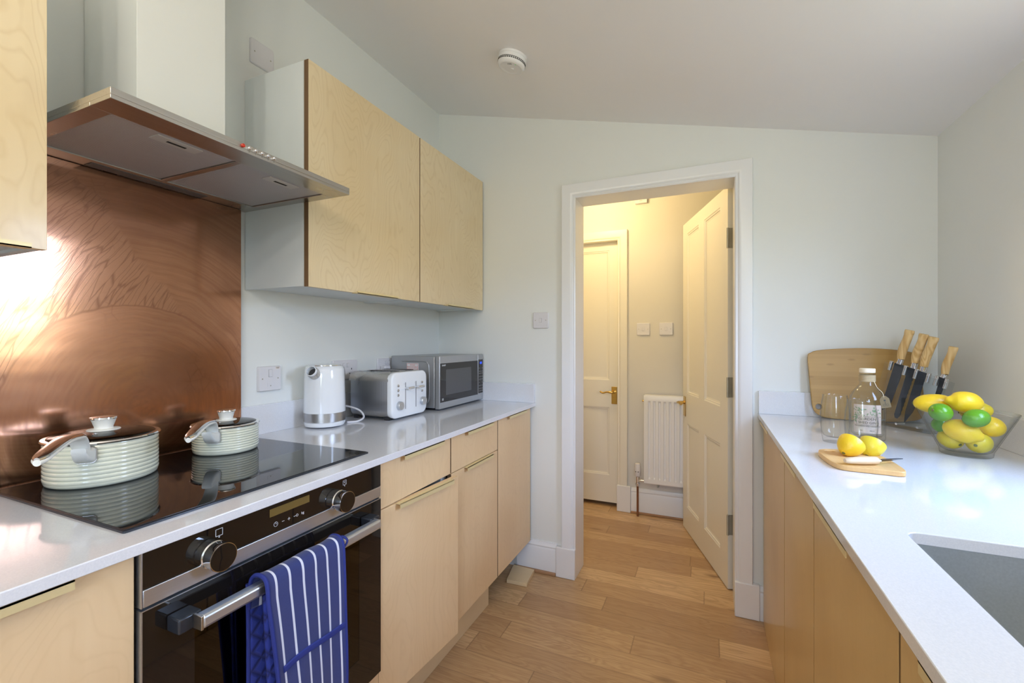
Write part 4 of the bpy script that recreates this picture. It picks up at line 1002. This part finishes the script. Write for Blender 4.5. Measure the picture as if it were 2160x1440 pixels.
obj('test_button', MB().lathe([(.0065, .0475), (.0065, .0500), (.0055, .0508), (.001, .0508)], on_alarm(.006, .004, 0) - C0 * 0, 24, Rm @ Matrix.Diagonal((1, 1, -1))), 'alarm', al)
q_ = MB()
mtx = Matrix.Translation(on_alarm(.008, -.030, .0474)) @ Rm.to_4x4() @ Matrix.Rotation(PI, 4, 'X')
q_.text('FIRE', .010, mtx, ext=.0003); obj('alarm_mark', q_, 'greyplastic', al)
obj('status_light', MB().ball(on_alarm(.032, -.024, .0465), .0018, 10), 'greenled', al)

# lamps that light the room (outside the frame but real fittings)
cl = thing('ceiling_spotlight_bar', (-.25, -.35, zc(-.25)), 'white bar with three lit spotlights on the kitchen ceiling', 'ceiling light')
br = MB(); br.prism([(-.62, zc(-.62) - .002), (.12, zc(.12) - .002), (.12, zc(.12) - .020), (-.62, zc(-.62) - .020)], YFN(-.38), YFN(-.32)); obj('bar', br, 'alarm', cl)
for x_, z_ in ((-.55, 2.13), (-.25, 2.06), (.05, 1.99)):
    zc0 = zc(x_) - .018
    s_ = obj('lamp_stem', MB().cyl((x_, -.35, zc0), (x_, -.35, z_ + .055), .008), 'chrome', cl)
    obj('glass_globe', MB().lathe([(.045 * math.sin(PI * i / 16) + .0005, z_ - .045 * math.cos(PI * i / 16)) for i in range(17)], (x_, -.35, 0), 32), 'tglass', s_)
hl_ = thing('hall_pendant', (-.75, 2.80, HZ), 'pendant lamp on the hall ceiling', 'ceiling light')
obj('rose', MB().lathe([(.002, HZ - .001), (.045, HZ - .001), (.04, HZ - .02), (.002, HZ - .022)], (-.75, 2.80, 0), 32), 'alarm', hl_)
obj('cord', MB().cyl((-.75, 2.80, HZ - .02), (-.75, 2.80, 2.33), .003), 'alarm', hl_)
obj('lamp_holder', MB().cyl((-.75, 2.80, 2.33), (-.75, 2.80, 2.295), .017), 'alarm', hl_)

# ------------------------------------------------------------ radiator
rd = thing('radiator', (-.10, YH - .06, .2), 'white panel radiator on the hall wall with a white valve and copper pipe', 'radiator')
rx0, rx1, rz0, rz1, ry = -.411, .35, .245, .865, YH - .088
P_ = []; k = 0; x_ = rx0 + .030
pts = [(rx0, ry), (rx0 + .012, ry - .004)]
xx = rx0 + .028
while xx < rx1 - .03:
    pts += [(xx, ry - .004), (xx + .004, ry + .004), (xx + .014, ry + .004), (xx + .018, ry - .004)]; xx += .0345
pts += [(rx1 - .012, ry - .004), (rx1, ry)]
def ringz(z, inset=0, flat=False): return [(a, (ry - .004 if flat and 1 < i < len(pts) - 2 else b) + inset, z) for i, (a, b) in enumerate(pts)] + [(rx1, ry + .018 - inset, z), (rx0, ry + .018 - inset, z)]
m1 = MB(); m1.loft([ringz(rz0 + .0, .004, True), ringz(rz0 + .006, 0, True), ringz(rz0 + .034, 0, True), ringz(rz0 + .046), ringz(rz1 - .052), ringz(rz1 - .040, 0, True), ringz(rz1 - .010, 0, True), ringz(rz1 - .004, .003, True)])
obj('panel', m1, 'gloss', rd, sharp=30)
obj('top_grille', MB().box(rx0 + .002, rx1 - .002, ry + .001, ry + .055, rz1 - .008, rz1).box(rx0 - .001, rx0 + .001, ry + .0, ry + .055, rz0 + .02, rz1 - .002), 'gloss', rd, bevel=.002)
obj('rear_panel', MB().box(rx0 + .01, rx1 - .01, ry + .040, ry + .056, rz0 + .01, rz1 - .012), 'gloss', rd, bevel=.003)
obj('wall_bracket', MB().box(rx0 + .08, rx0 + .10, ry + .056, YH - .0005, rz0 + .03, rz1 - .06).box(rx0 + .085, rx0 + .095, ry + .03, YH - .0005, rz0 - .03, rz0 + .03), 'hinge', rd)
vx, vy = -.456, YH - .068
vh = obj('valve_head', MB().lathe([(.002, .285), (.018, .285), (.022, .292), (.0225, .345), (.020, .352), (.0205, .362), (.017, .374), (.012, .377), (.002, .377)], (vx, vy, 0), 24), 'whiteplastic', rd)
obj('valve_slots', MB().box(vx - .014, vx - .006, vy - .0228, vy - .018, .318, .323).box(vx + .002, vx + .010, vy - .0228, vy - .018, .318, .323), 'greyplastic', vh)
obj('valve_body', MB().cyl((vx, vy, .287), (vx, vy, .215), .011).cyl((vx, vy, .255), (rx0 + .006, vy, .255), .008).cyl((vx, vy, .236), (vx, vy, .220), .0145, seg=6), 'chrome', rd)
obj('supply_pipe', MB().cyl((vx, vy, .218), (vx, vy, .001), .0075), 'copperpipe', rd)
obj('bleed_valve', MB().cyl((rx0, ry + .03, rz1 - .045), (rx0 - .014, ry + .03, rz1 - .045), .006), 'brass', rd)

# ------------------------------------------------------------ right worktop: boards, bottle, glasses
ZRT = ZR + .0005
bp = smooth_loop([(.388, 1.175), (.400, 1.193), (.430, 1.2035), (.530, 1.212), (.640, 1.211), (.725, 1.200), (.752, 1.185), (.759, 1.155), (.762, 1.09), (.766, 1.00), (.762, .962), (.742, .936), (.660, .9235), (.560, .9215), (.470, .9235), (.428, .932), (.404, .955), (.397, 1.01), (.392, 1.09)], 4)
def lean(y):
    return lambda a, b: (a, y + (b - .92) * .105, b)
mb = MB(); n_ = len(bp)
hole = [(.4225 + .0115 * math.cos(2 * PI * i / n_ + .3), .969 + .0115 * math.sin(2 * PI * i / n_ + .3)) for i in range(n_)]
# match ring order to outline direction/angle around the hole
def ang(p): return math.atan2(p[1] - .969, p[0] - .4225)
f0, f1 = lean(2.206), lean(2.220)
hole = []
for p in bp: a = ang(p); hole.append((.4225 + .0115 * math.cos(a), .969 + .0115 * math.sin(a)))
mb.loft([[f1(*p) for p in bp], [f0(*p) for p in bp], [f0(*p) for p in hole], [f1(*p) for p in hole], [f1(*p) for p in bp]], False, False)
bmesh.ops.remove_doubles(mb.bm, verts=mb.bm.verts, dist=1e-6)
tag(obj('chopping_board', mb, 'bamboo', bevel=.002, sharp=40), 'large bamboo chopping board leaning against the back wall', 'chopping board')
sb = smooth_loop([(.2835, 1.487), (.291, 1.517), (.310, 1.533), (.345, 1.541), (.386, 1.549), (.412, 1.537), (.427, 1.500), (.434, 1.440), (.4345, 1.375), (.430, 1.343), (.419, 1.333), (.395, 1.335), (.350, 1.338), (.320, 1.341), (.302, 1.350), (.291, 1.375), (.2855, 1.415), (.283, 1.455)], 3)
sh = []
for p in sb: a = math.atan2(p[1] - 1.507, p[0] - .3135); sh.append((.3135 + .013 * math.cos(a), 1.507 + .010 * math.sin(a)))
mb = MB(); zt_ = ZRT + .0125
mb.loft([[(a, b, ZRT) for a, b in sb], [(a, b, zt_) for a, b in sb], [(a, b, zt_) for a, b in sh], [(a, b, ZRT) for a, b in sh], [(a, b, ZRT) for a, b in sb]], False, False)
bmesh.ops.remove_doubles(mb.bm, verts=mb.bm.verts, dist=1e-6)
tag(obj('chopping_board', mb, 'bamboo2', bevel=.0018, sharp=40), 'small wooden chopping board lying flat with lemon halves on it', 'chopping board')
# paring knife lying on the small board
pk_ = thing('paring_knife', (.36, 1.38, zt_), 'small paring knife with a pale wooden handle lying on the small board', 'knife')
k0 = Vector((.3125, 1.352, zt_ + .0105)); k1 = Vector((.3845, 1.3835, zt_ + .0105)); dk = (k1 - k0).normalized(); sk_ = dk.cross(Vector((0, 0, 1)))
S = [k0 + dk * ((k1 - k0).length * i / 14) for i in range(15)]
R_ = [(.0075 + .0045 * math.sin(min(1, (i + 1.2) / 12) * PI * .62), .0055 + .0042 * math.sin(min(1, (i + 1.5) / 13) * PI * .6)) for i in range(15)]; R_[0] = (.0055, .0045)
obj('handle', MB().tube(S, R_, 16, up=(0, 0, 1)), 'palewood', pk_)
obj('bolster', MB().tube([k1 - dk * .001, k1 + dk * .007], [(.0085, .0062), (.0075, .0050)], 14, up=(0, 0, 1)), 'steel', pk_)
bl = MB(); k2 = k1 + dk * .006; tipp = Vector((.4530, 1.4345, zt_ + .010))
Ln = (tipp - k2).length; db = (tipp - k2).normalized(); sb_ = db.cross(Vector((0, 0, 1))).normalized(); U = Vector((0, 0, 1))
ps = [(0, -.007), (Ln * .6, -.0065), (Ln, 0.0), (Ln * .7, .0050), (0, .0075)]
bl.loft([[k2 + db * a + sb_ * b + U * (.0009 + b * .7) for a, b in ps], [k2 + db * a + sb_ * b + U * (-.0009 + b * .7) for a, b in ps]])
obj('blade', bl, 'blacksteel', pk_)

def fruit(name, c, axis, a, b, mat, label, cat, group=None, nip=1.0, stalk=True, sq=1.0, seed=0):
    t = thing(name, c, label, cat, group); q = Vector(axis).normalized().to_track_quat('Z', 'Y').to_matrix()
    prof = []; N_ = 30
    for i in range(N_ + 1):
        u = PI * i / N_; z = -a * math.cos(u); r = b * math.sin(u) ** .92
        if nip:
            f = max(0, (z / a - .70) / .30); z += nip * .16 * a * f ** 1.2; r *= 1 - .0 * f; r -= nip * .22 * b * math.sin(min(1, f ** .8) * PI) * .5; r = max(r, 0)
            g = max(0, (-z / a - .80) / .20); z -= nip * .05 * a * g
        prof.append((max(r, .0004), z))
    rs = random.Random(seed); ph = rs.random() * 6
    mb = MB(); seg = 36; rings = []
    for r, z in prof:
        ring = []
        for k in range(seg):
            an = 2 * PI * k / seg; rr = r * (1 + .018 * math.sin(2 * an + ph) + .012 * math.sin(3 * an + z * 120 + ph))
            ring.append(Vector(c) + q @ Vector((rr * math.cos(an) + .02 * a * math.sin(z / a * 2), rr * math.sin(an), z)))
        rings.append(ring)
    mb.loft(rings); obj('skin', mb, mat, t, sharp=180)
    if stalk:
        sz = -a * (1.05 if nip else 1.0)
        obj('stalk_end', MB().lathe([(.0042, sz + .0012), (.0038, sz - .0004), (.0015, sz - .0008), (.0003, sz - .0002)], c, 12, q), 'stalk', t)
    return t
def half_lemon(c, axis, a, b, mat, label, group=None):
    """half fruit: axis points from the cut face to the rounded end"""
    t = thing('lemon_half', c, label, 'lemon', group); q = Vector(axis).normalized().to_track_quat('Z', 'Y').to_matrix(); prof = []
    for i in range(17):
        u = PI / 2 * i / 16; z = a * math.sin(u); r = b * math.cos(u) ** .88; f = max(0, (z / a - .80) / .2); prof.append((max(.0005, r), z + .10 * a * f ** 1.5))
    mb = MB(); mb.lathe([(b * .96, -.0006)] + prof, c, 40, q, cap=False); obj('skin', mb, mat, t, sharp=60)
    obj('cut_face', MB().lathe([(.0005, -.0006), (b * .88, -.0006), (b * .965, -.0002), (b * .965, .0008), (.0005, .0009)], c, 40, q, cap=False), 'flesh', t)
    obj('stalk_end', MB().lathe([(.0045, a * 1.085), (.0040, a * 1.105), (.0008, a * 1.108)], c, 12, q), 'stalk', t)
    return t
half_lemon((.3570, 1.4720, zt_ + .0330), (-.50, -.52, -.46), .040, .0315, 'lemon', 'front left lemon half on the small board, its dark stalk end towards the camera')
half_lemon((.4130, 1.5100, zt_ + .0300), (-.42, -.50, -.62), .040, .0300, 'lemon2', 'lemon half behind the other one on the small board')

def tumbler(cx, cy, label):
    H = .150; ro = [(.0, .0315), (.004, .0325), (.03, .0365), (.065, .0397), (.085, .0400), (.115, .0378), (.146, .0330), (.1495, .0327)]
    z0 = ZRT; prof = [(.0005, z0)] + [(r, z0 + z) for z, r in ro] + [(.0318, z0 + .1500), (.0312, z0 + .149)] + [(r - .0018, z0 + z) for z, r in reversed(ro[2:-1])] + [(.030, z0 + .020), (.024, z0 + .0165), (.0005, z0 + .0158)]
    return tag(obj('tumbler', MB().lathe(prof, (cx, cy, 0), 64), 'tglass', sharp=70), label, 'glass', 'clear tumblers by the bottle')
tumbler(.371, 1.717, 'left clear glass tumbler, nearer the doorway, in front of the leaning board')
tumbler(.4105, 1.607, 'right clear glass tumbler standing in front of the bottle')

bt = thing('gin_bottle', (.476, 1.798, ZRT), 'clear glass bottle with a pale stopper, twine and a floral label', 'bottle')
bx_, by_ = .476, 1.798; z0 = ZRT
ro = [(0, .040), (.004, .0455), (.012, .0470), (.125, .0475), (.140, .0465), (.155, .040), (.168, .030), (.176, .0235), (.182, .0205), (.215, .0200), (.218, .0205)]
prof = [(.0005, z0 + .004), (.034, z0 + .001)] + [(r, z0 + z) for z, r in ro] + [(.0165, z0 + .218)] + [(r - .0035, z0 + z) for z, r in reversed(ro[3:-1])] + [(.0430, z0 + .022), (.036, z0 + .014), (.0005, z0 + .017)]
obj('glass_body', MB().lathe(prof, (bx_, by_, 0), 72), 'glass', bt, sharp=70)
obj('stopper', MB().lathe([(.0005, z0 + .2185), (.0208, z0 + .2185), (.0212, z0 + .220), (.0212, z0 + .2300), (.0200, z0 + .2320), (.0005, z0 + .2325)], (bx_, by_, 0), 40), 'cork', bt)
tw_ = []
for i in range(12): tw_ += [(.0212, z0 + .1895 + i * .0019), (.0222, z0 + .1904 + i * .0019)]
obj('twine', MB().lathe(tw_, (bx_, by_, 0), 40, cap=False), 'twine', bt, sharp=10)
def cylfn(r, a0, zc_):                                # wrap a flat drawing round the bottle
    return lambda co: Vector((bx_ + r_(co, r) * math.cos(a0 + co.x / r), by_ + r_(co, r) * math.sin(a0 + co.x / r), zc_ + co.y))
r_ = lambda co, r: r + co.z
aF = math.atan2(-by_, -bx_)                           # label faces the middle of the room
lb = MB(); rings = []
for k in range(33):
    a = aF - .80 + 1.60 * k / 32; rings.append([(bx_ + .0480 * math.cos(a), by_ + .0480 * math.sin(a), z0 + .028), (bx_ + .0480 * math.cos(a), by_ + .0480 * math.sin(a), z0 + .118)])
lb.loft(rings, False, False, closed=False)
n = NT('frosted_label'); n.n.remove(n.b); tr = n.n.new('ShaderNodeBsdfTransparent'); df = n.n.new('ShaderNodeBsdfDiffuse'); df.inputs[0].default_value = (.80, .66, .58, 1)
mx = n.n.new('ShaderNodeMixShader'); mx.inputs[0].default_value = .62; n.link(tr.outputs[0], mx.inputs[1]); n.link(df.outputs[0], mx.inputs[2]); n.link(mx.outputs[0], n.out.inputs[0]); M['label'] = n.m
lo_ = obj('label', lb, 'label', bt, label='see-through pinkish label with foliage')
tx = MB()
tx.text('GARDEN', .0115, None, ext=.0002, fn=cylfn(.0484, aF, z0 + .073)); tx.text('SHED GIN', .0105, None, ext=.0002, fn=cylfn(.0484, aF, z0 + .061))
tx.text('THE GARDEN SHED DRINKS CO', .0048, None, ext=.0002, fn=cylfn(.0484, aF, z0 + .050)); tx.text('70cl                45% vol', .004, None, ext=.0002, fn=cylfn(.0484, aF, z0 + .036))
f_ = cylfn(.0484, aF, z0)
for (a0_, a1_, b0_, b1_) in ((-.029, .029, .0805, .0812), (-.029, .029, .0538, .0545), (-.029, -.0283, .0538, .0812), (.0283, .029, .0538, .0812)):
    N_ = 12; rr = []
    for k in range(N_ + 1):
        a = a0_ + (a1_ - a0_) * k / N_; rr.append([f_(Vector((a, b0_, .0002))), f_(Vector((a, b1_, .0002)))])
    tx.loft(rr, False, False, closed=False)
obj('label_text', tx, 'ink', lo_)
fo_ = MB(); rs = random.Random(4)
def leafp(x, y, an, L_, W_):
    p = [(0, 0), (L_ * .3, W_), (L_ * .7, W_ * .8), (L_, 0), (L_ * .7, -W_ * .8), (L_ * .3, -W_)]
    vs = [fo_.bm.verts.new(f_(Vector((x + a * math.cos(an) - b * math.sin(an), y + a * math.sin(an) + b * math.cos(an), .0003)))) for a, b in p]; fo_.face(vs)
for k in range(60):
    side = -1 if k % 5 else 1; x = side * rs.uniform(.012, .036) if k % 3 else rs.uniform(-.03, .03); y = rs.uniform(.083, .110) if k % 3 == 0 else rs.uniform(.060, .105)
    if abs(x) < .028 and y < .083: x = side * rs.uniform(.029, .037)
    leafp(x, y, rs.uniform(0, 6.28), rs.uniform(.004, .010), rs.uniform(.0008, .0020))
obj('label_foliage', fo_, 'inkgreen', lo_)
# hanging tag at the shoulder, right of the label as seen from the room
ta = aF + .95; tn = Vector((math.cos(aF + .25), math.sin(aF + .25), 0)); tr_ = Vector((-tn.y, tn.x, 0)); Tc = Vector((bx_, by_, 0)) + Vector((math.cos(ta), math.sin(ta), 0)) * .053 + Vector((0, 0, z0 + .131))
up_ = Vector((0, 0, 1)); rot = .22
def tg(a, b, d): aa = a * math.cos(rot) - b * math.sin(rot); bb = a * math.sin(rot) + b * math.cos(rot); return Tc + tr_ * aa + up_ * bb + tn * d
sh_ = [(-.0125, -.020), (.0125, -.020), (.0125, .008), (.0045, .0175), (-.0045, .0175), (-.0125, .008)]
to_ = obj('hang_tag', MB().prism(sh_, lambda a, b: tg(a, b, 0), lambda a, b: tg(a, b, .0018)), 'kraft', bt)
mk = MB(); ringt = lambda r, cx_, cz__: [(cx_ + r * math.cos(2 * PI * i / 16), cz__ + r * math.sin(2 * PI * i / 16)) for i in range(16)]
for cx_, cz__, r0 in ((-.004, -.011, .0035), (.004, -.011, .0035)):
    mk.loft([[tg(a, b, .0021) for a, b in ringt(r0, cx_, cz__)], [tg(a, b, .0021) for a, b in ringt(r0 - .0007, cx_, cz__)]], False, False)
mk.prism([(-.0005, -.009), (.0005, -.009), (.0005, .002), (-.0005, .002)], lambda a, b: tg(a, b, .0018), lambda a, b: tg(a, b, .0022))
mk.prism([(-.003, .002), (.003, .002), (.002, .006), (-.002, .006)], lambda a, b: tg(a, b, .0018), lambda a, b: tg(a, b, .0022))
obj('tag_mark', mk, 'ink', to_)
pa = Vector((bx_, by_, z0 + .192)) + Vector((math.cos(ta), math.sin(ta), 0)) * .021
obj('tag_string', MB().tube(smooth_path([pa, Vector((bx_, by_, z0 + .172)) + Vector((math.cos(ta), math.sin(ta), 0)) * .031, Vector((bx_, by_, z0 + .158)) + Vector((math.cos(ta), math.sin(ta), 0)) * .046, tg(0, .014, .003)], 4), .0007, 6), 'cork', bt)

# ------------------------------------------------------------ knife holder and knives
KA = Vector((.625, 2.147, 0)); KD = Vector((.54, -.84, 0)).normalized(); KN = Vector((KD.y, -KD.x, 0))  # along, and out towards the room
if KN.dot(Vector((-1, -1, 0))) < 0: KN = -KN
KP = lambda s, z, t=0.0: KA + KD * s + KN * t + Vector((0, 0, z))
kb_ = thing('knife_holder', KP(.08, ZRT, 0), 'clear acrylic knife holder with steel spacers beside the leaning board', 'knife holder')
out = [(.010, 1.163), (.224, 1.100), (.172, ZRT + .008), (-.050, ZRT + .008)]
for t0, nm in ((.0125, 'front_plate'), (-.0155, 'rear_plate')):
    obj(nm, MB().prism(out, lambda a, b, t0=t0: KP(a, b, t0), lambda a, b, t0=t0: KP(a, b, t0 + .003)), 'acrylic', kb_)
obj('base_plate', MB().prism([(-.045, -.020), (.176, -.020), (.176, .022), (-.045, .022)], lambda a, b: KP(a, ZRT, b), lambda a, b: KP(a, ZRT + .006, b)), 'acrylic', kb_)
sl_ = Vector((KD.x * .29, KD.y * .29, 1)).normalized()
for s_, z_ in ((.0245, 1.149), (.078, 1.134), (.116, 1.124), (.157, 1.113), (.183, 1.106), (.213, 1.098)):
    c_ = KP(s_, z_, 0); obj('spacer', MB().cyl(c_ - sl_ * .017 + KN * .006, c_ + sl_ * .017 + KN * .006, .0065), 'chrome', kb_)
for s_ in (-.02, .055, .13):
    obj('base_bolt', MB().cyl(KP(s_, ZRT + .014, -.017), KP(s_, ZRT + .014, .018), .004), 'chrome', kb_)
GK = 'kitchen knives standing in the acrylic holder'
def knife(top, hb_, fer, blade, hw, label, toff=0.0, serr=False):
    t = thing('kitchen_knife', KP(fer[0], fer[1], toff), label, 'knife', GK)
    if serr:
        a, b = blade[serr[0]], blade[serr[1]]; N_ = 22; teeth = []
        for i in range(1, N_):
            f = i / N_; teeth.append((a[0] + (b[0] - a[0]) * f + (.0022 if i % 2 else 0), a[1] + (b[1] - a[1]) * f))
        blade = blade[:serr[0] + 1] + teeth + blade[serr[1]:]
    obj('blade', MB().prism(blade, lambda a, b: KP(a, b, toff - .001), lambda a, b: KP(a, b, toff + .001)), 'blacksteel', t)
    T_ = Vector(top); H_ = Vector(hb_); F_ = Vector(fer); dd_ = (H_ - F_)
    obj('bolster', MB().tube([KP(F_.x - dd_.x * .2, F_.y - dd_.y * .2, toff), KP(H_.x, H_.y, toff)], [(hw * .74, .0085)] * 2, 18, up=KN), 'chrome', t)
    n_ = 18; S = []; R_ = []
    for i in range(n_ + 1):
        f = i / n_; p = H_ + (T_ - H_) * f; bend = math.sin(f * PI) * .006 * (1 if f < .6 else 1); bx2 = -.002 * math.sin(f * 2 * PI)
        S.append(KP(p.x + bx2 - bend * .35, p.y, toff)); w_ = hw * (.80 + .28 * math.sin(min(1, f * 1.5) * PI * .62) - .12 * math.sin(max(0, f - .35) / .65 * PI) + (.10 if f > .85 else 0)); R_.append((w_, .0095 + .002 * math.sin(f * PI)))
    R_[-1] = (R_[-1][0] * .93, .008)
    obj('handle', MB().tube(S, R_, 20, up=KN), 'handlewood', t, sharp=50)
knife((.0905, 1.281), (.058, 1.175), (.053, 1.160), [(.036, 1.160), (.072, 1.151), (.050, 1.085), (.022, 1.008), (-.012, .975), (-.018, .992), (.004, 1.055)], .0150, 'leftmost and tallest of the wood-handled knives in the acrylic holder')
knife((.139, 1.266), (.108, 1.163), (.104, 1.147), [(.085, 1.146), (.112, 1.142), (.053, .962), (.045, .952), (.036, .954), (.034, .966)], .0145, 'serrated wood-handled knife, second from the left in the holder', serr=(1, 2))
knife((.174, 1.255), (.142, 1.152), (.139, 1.139), [(.1225, 1.136), (.150, 1.129), (.126, 1.040), (.104, .985), (.073, .941), (.078, .985), (.098, 1.055)], .0148, 'wood-handled pointed knife, third from the left in the holder', .004)
knife((.231, 1.222), (.205, 1.130), (.201, 1.120), [(.191, 1.118), (.210, 1.115), (.195, 1.065), (.176, 1.020), (.172, 1.045)], .0122, 'rightmost and lowest of the wood-handled knives in the holder')

# ------------------------------------------------------------ fruit bowl
BC = Vector((.668, 1.672, ZRT))
prof = [(.0005, 0), (.052, 0), (.0545, .002), (.0555, .008), (.0560, .014), (.1045, .1205), (.1050, .1225), (.1035, .1230), (.0530, .0155), (.045, .0105), (.0005, .0100)]
tag(obj('fruit_bowl', MB().lathe([(r, z) for r, z in prof], BC, 96), 'glass', sharp=70), 'clear flared glass bowl of lemons and limes on the right worktop', 'bowl')
rv = Vector((.929, -.370, 0)); fv_ = Vector((.370, .929, 0)); UZ = Vector((0, 0, 1))
GF = 'lemons in the glass bowl'; GM = 'limes in the glass bowl'
fruit('lemon', (.6175, 1.722, 1.0555), rv * 1 + UZ * .05 + fv_ * .2, .047, .0285, 'lemon', 'long lemon at the back left on top of the bowl', 'lemon', GF, .4, True, seed=1)
fruit('lemon', (.6665, 1.672, 1.0685), -rv + UZ * .10 - fv_ * .35, .0365, .0300, 'lemon', 'topmost lemon in the bowl, its nipple pointing left', 'lemon', GF, 1.3, False, seed=2)
fruit('lime', (.6030, 1.6430, 1.0400), rv * .6 + fv_ * .8 - UZ * .25, .0275, .0255, 'lime', 'bright green lime at the rim of the bowl, left front', 'lime', GM, 0, True, seed=3)
fruit('lime', (.6660, 1.6130, 1.0320), -rv * 1 - UZ * .35 - fv_ * .5, .0285, .0250, 'lime', 'green lime at the rim of the bowl, right front', 'lime', GM, .25, False, seed=4)
fruit('lime', (.6270, 1.6980, .9975), rv * .6 + fv_ * .7, .0270, .0230, 'lime', 'dark lime low behind the left front lime in the bowl', 'lime', GM, .25, False, seed=5)
fruit('lemon', (.6490, 1.6425, .9905), rv - UZ * .36, .0400, .0300, 'lemon', 'lemon in the middle of the bowl against the front glass, pointing right', 'lemon', GF, .9, False, seed=6)
fruit('lemon', (.7150, 1.6620, 1.0050), rv * -1 + UZ * .3 + fv_ * .5, .0310, .0275, 'lemon', 'lemon at the right side of the bowl', 'lemon', GF, .3, False, seed=7)
fruit('lemon', (.6400, 1.6850, .9605), -rv * .6 + fv_ * .6 + UZ * .35, .0300, .0270, 'lemon2', 'lemon at the bottom left of the bowl', 'lemon', GF, .4, True, seed=8)
fruit('lemon', (.6900, 1.6555, .9590), fv_ + rv * .25 + UZ * .12, .0310, .0275, 'lemon2', 'lemon at the bottom right of the bowl, its dark end facing the camera', 'lemon', GF, .4, True, seed=9)
fruit('lemon', (.7050, 1.7110, 1.0400), rv + UZ * .2, .0340, .0270, 'lemon2', 'lemon hidden at the back right behind the topmost lemon', 'lemon', GF, .4, True, seed=10)
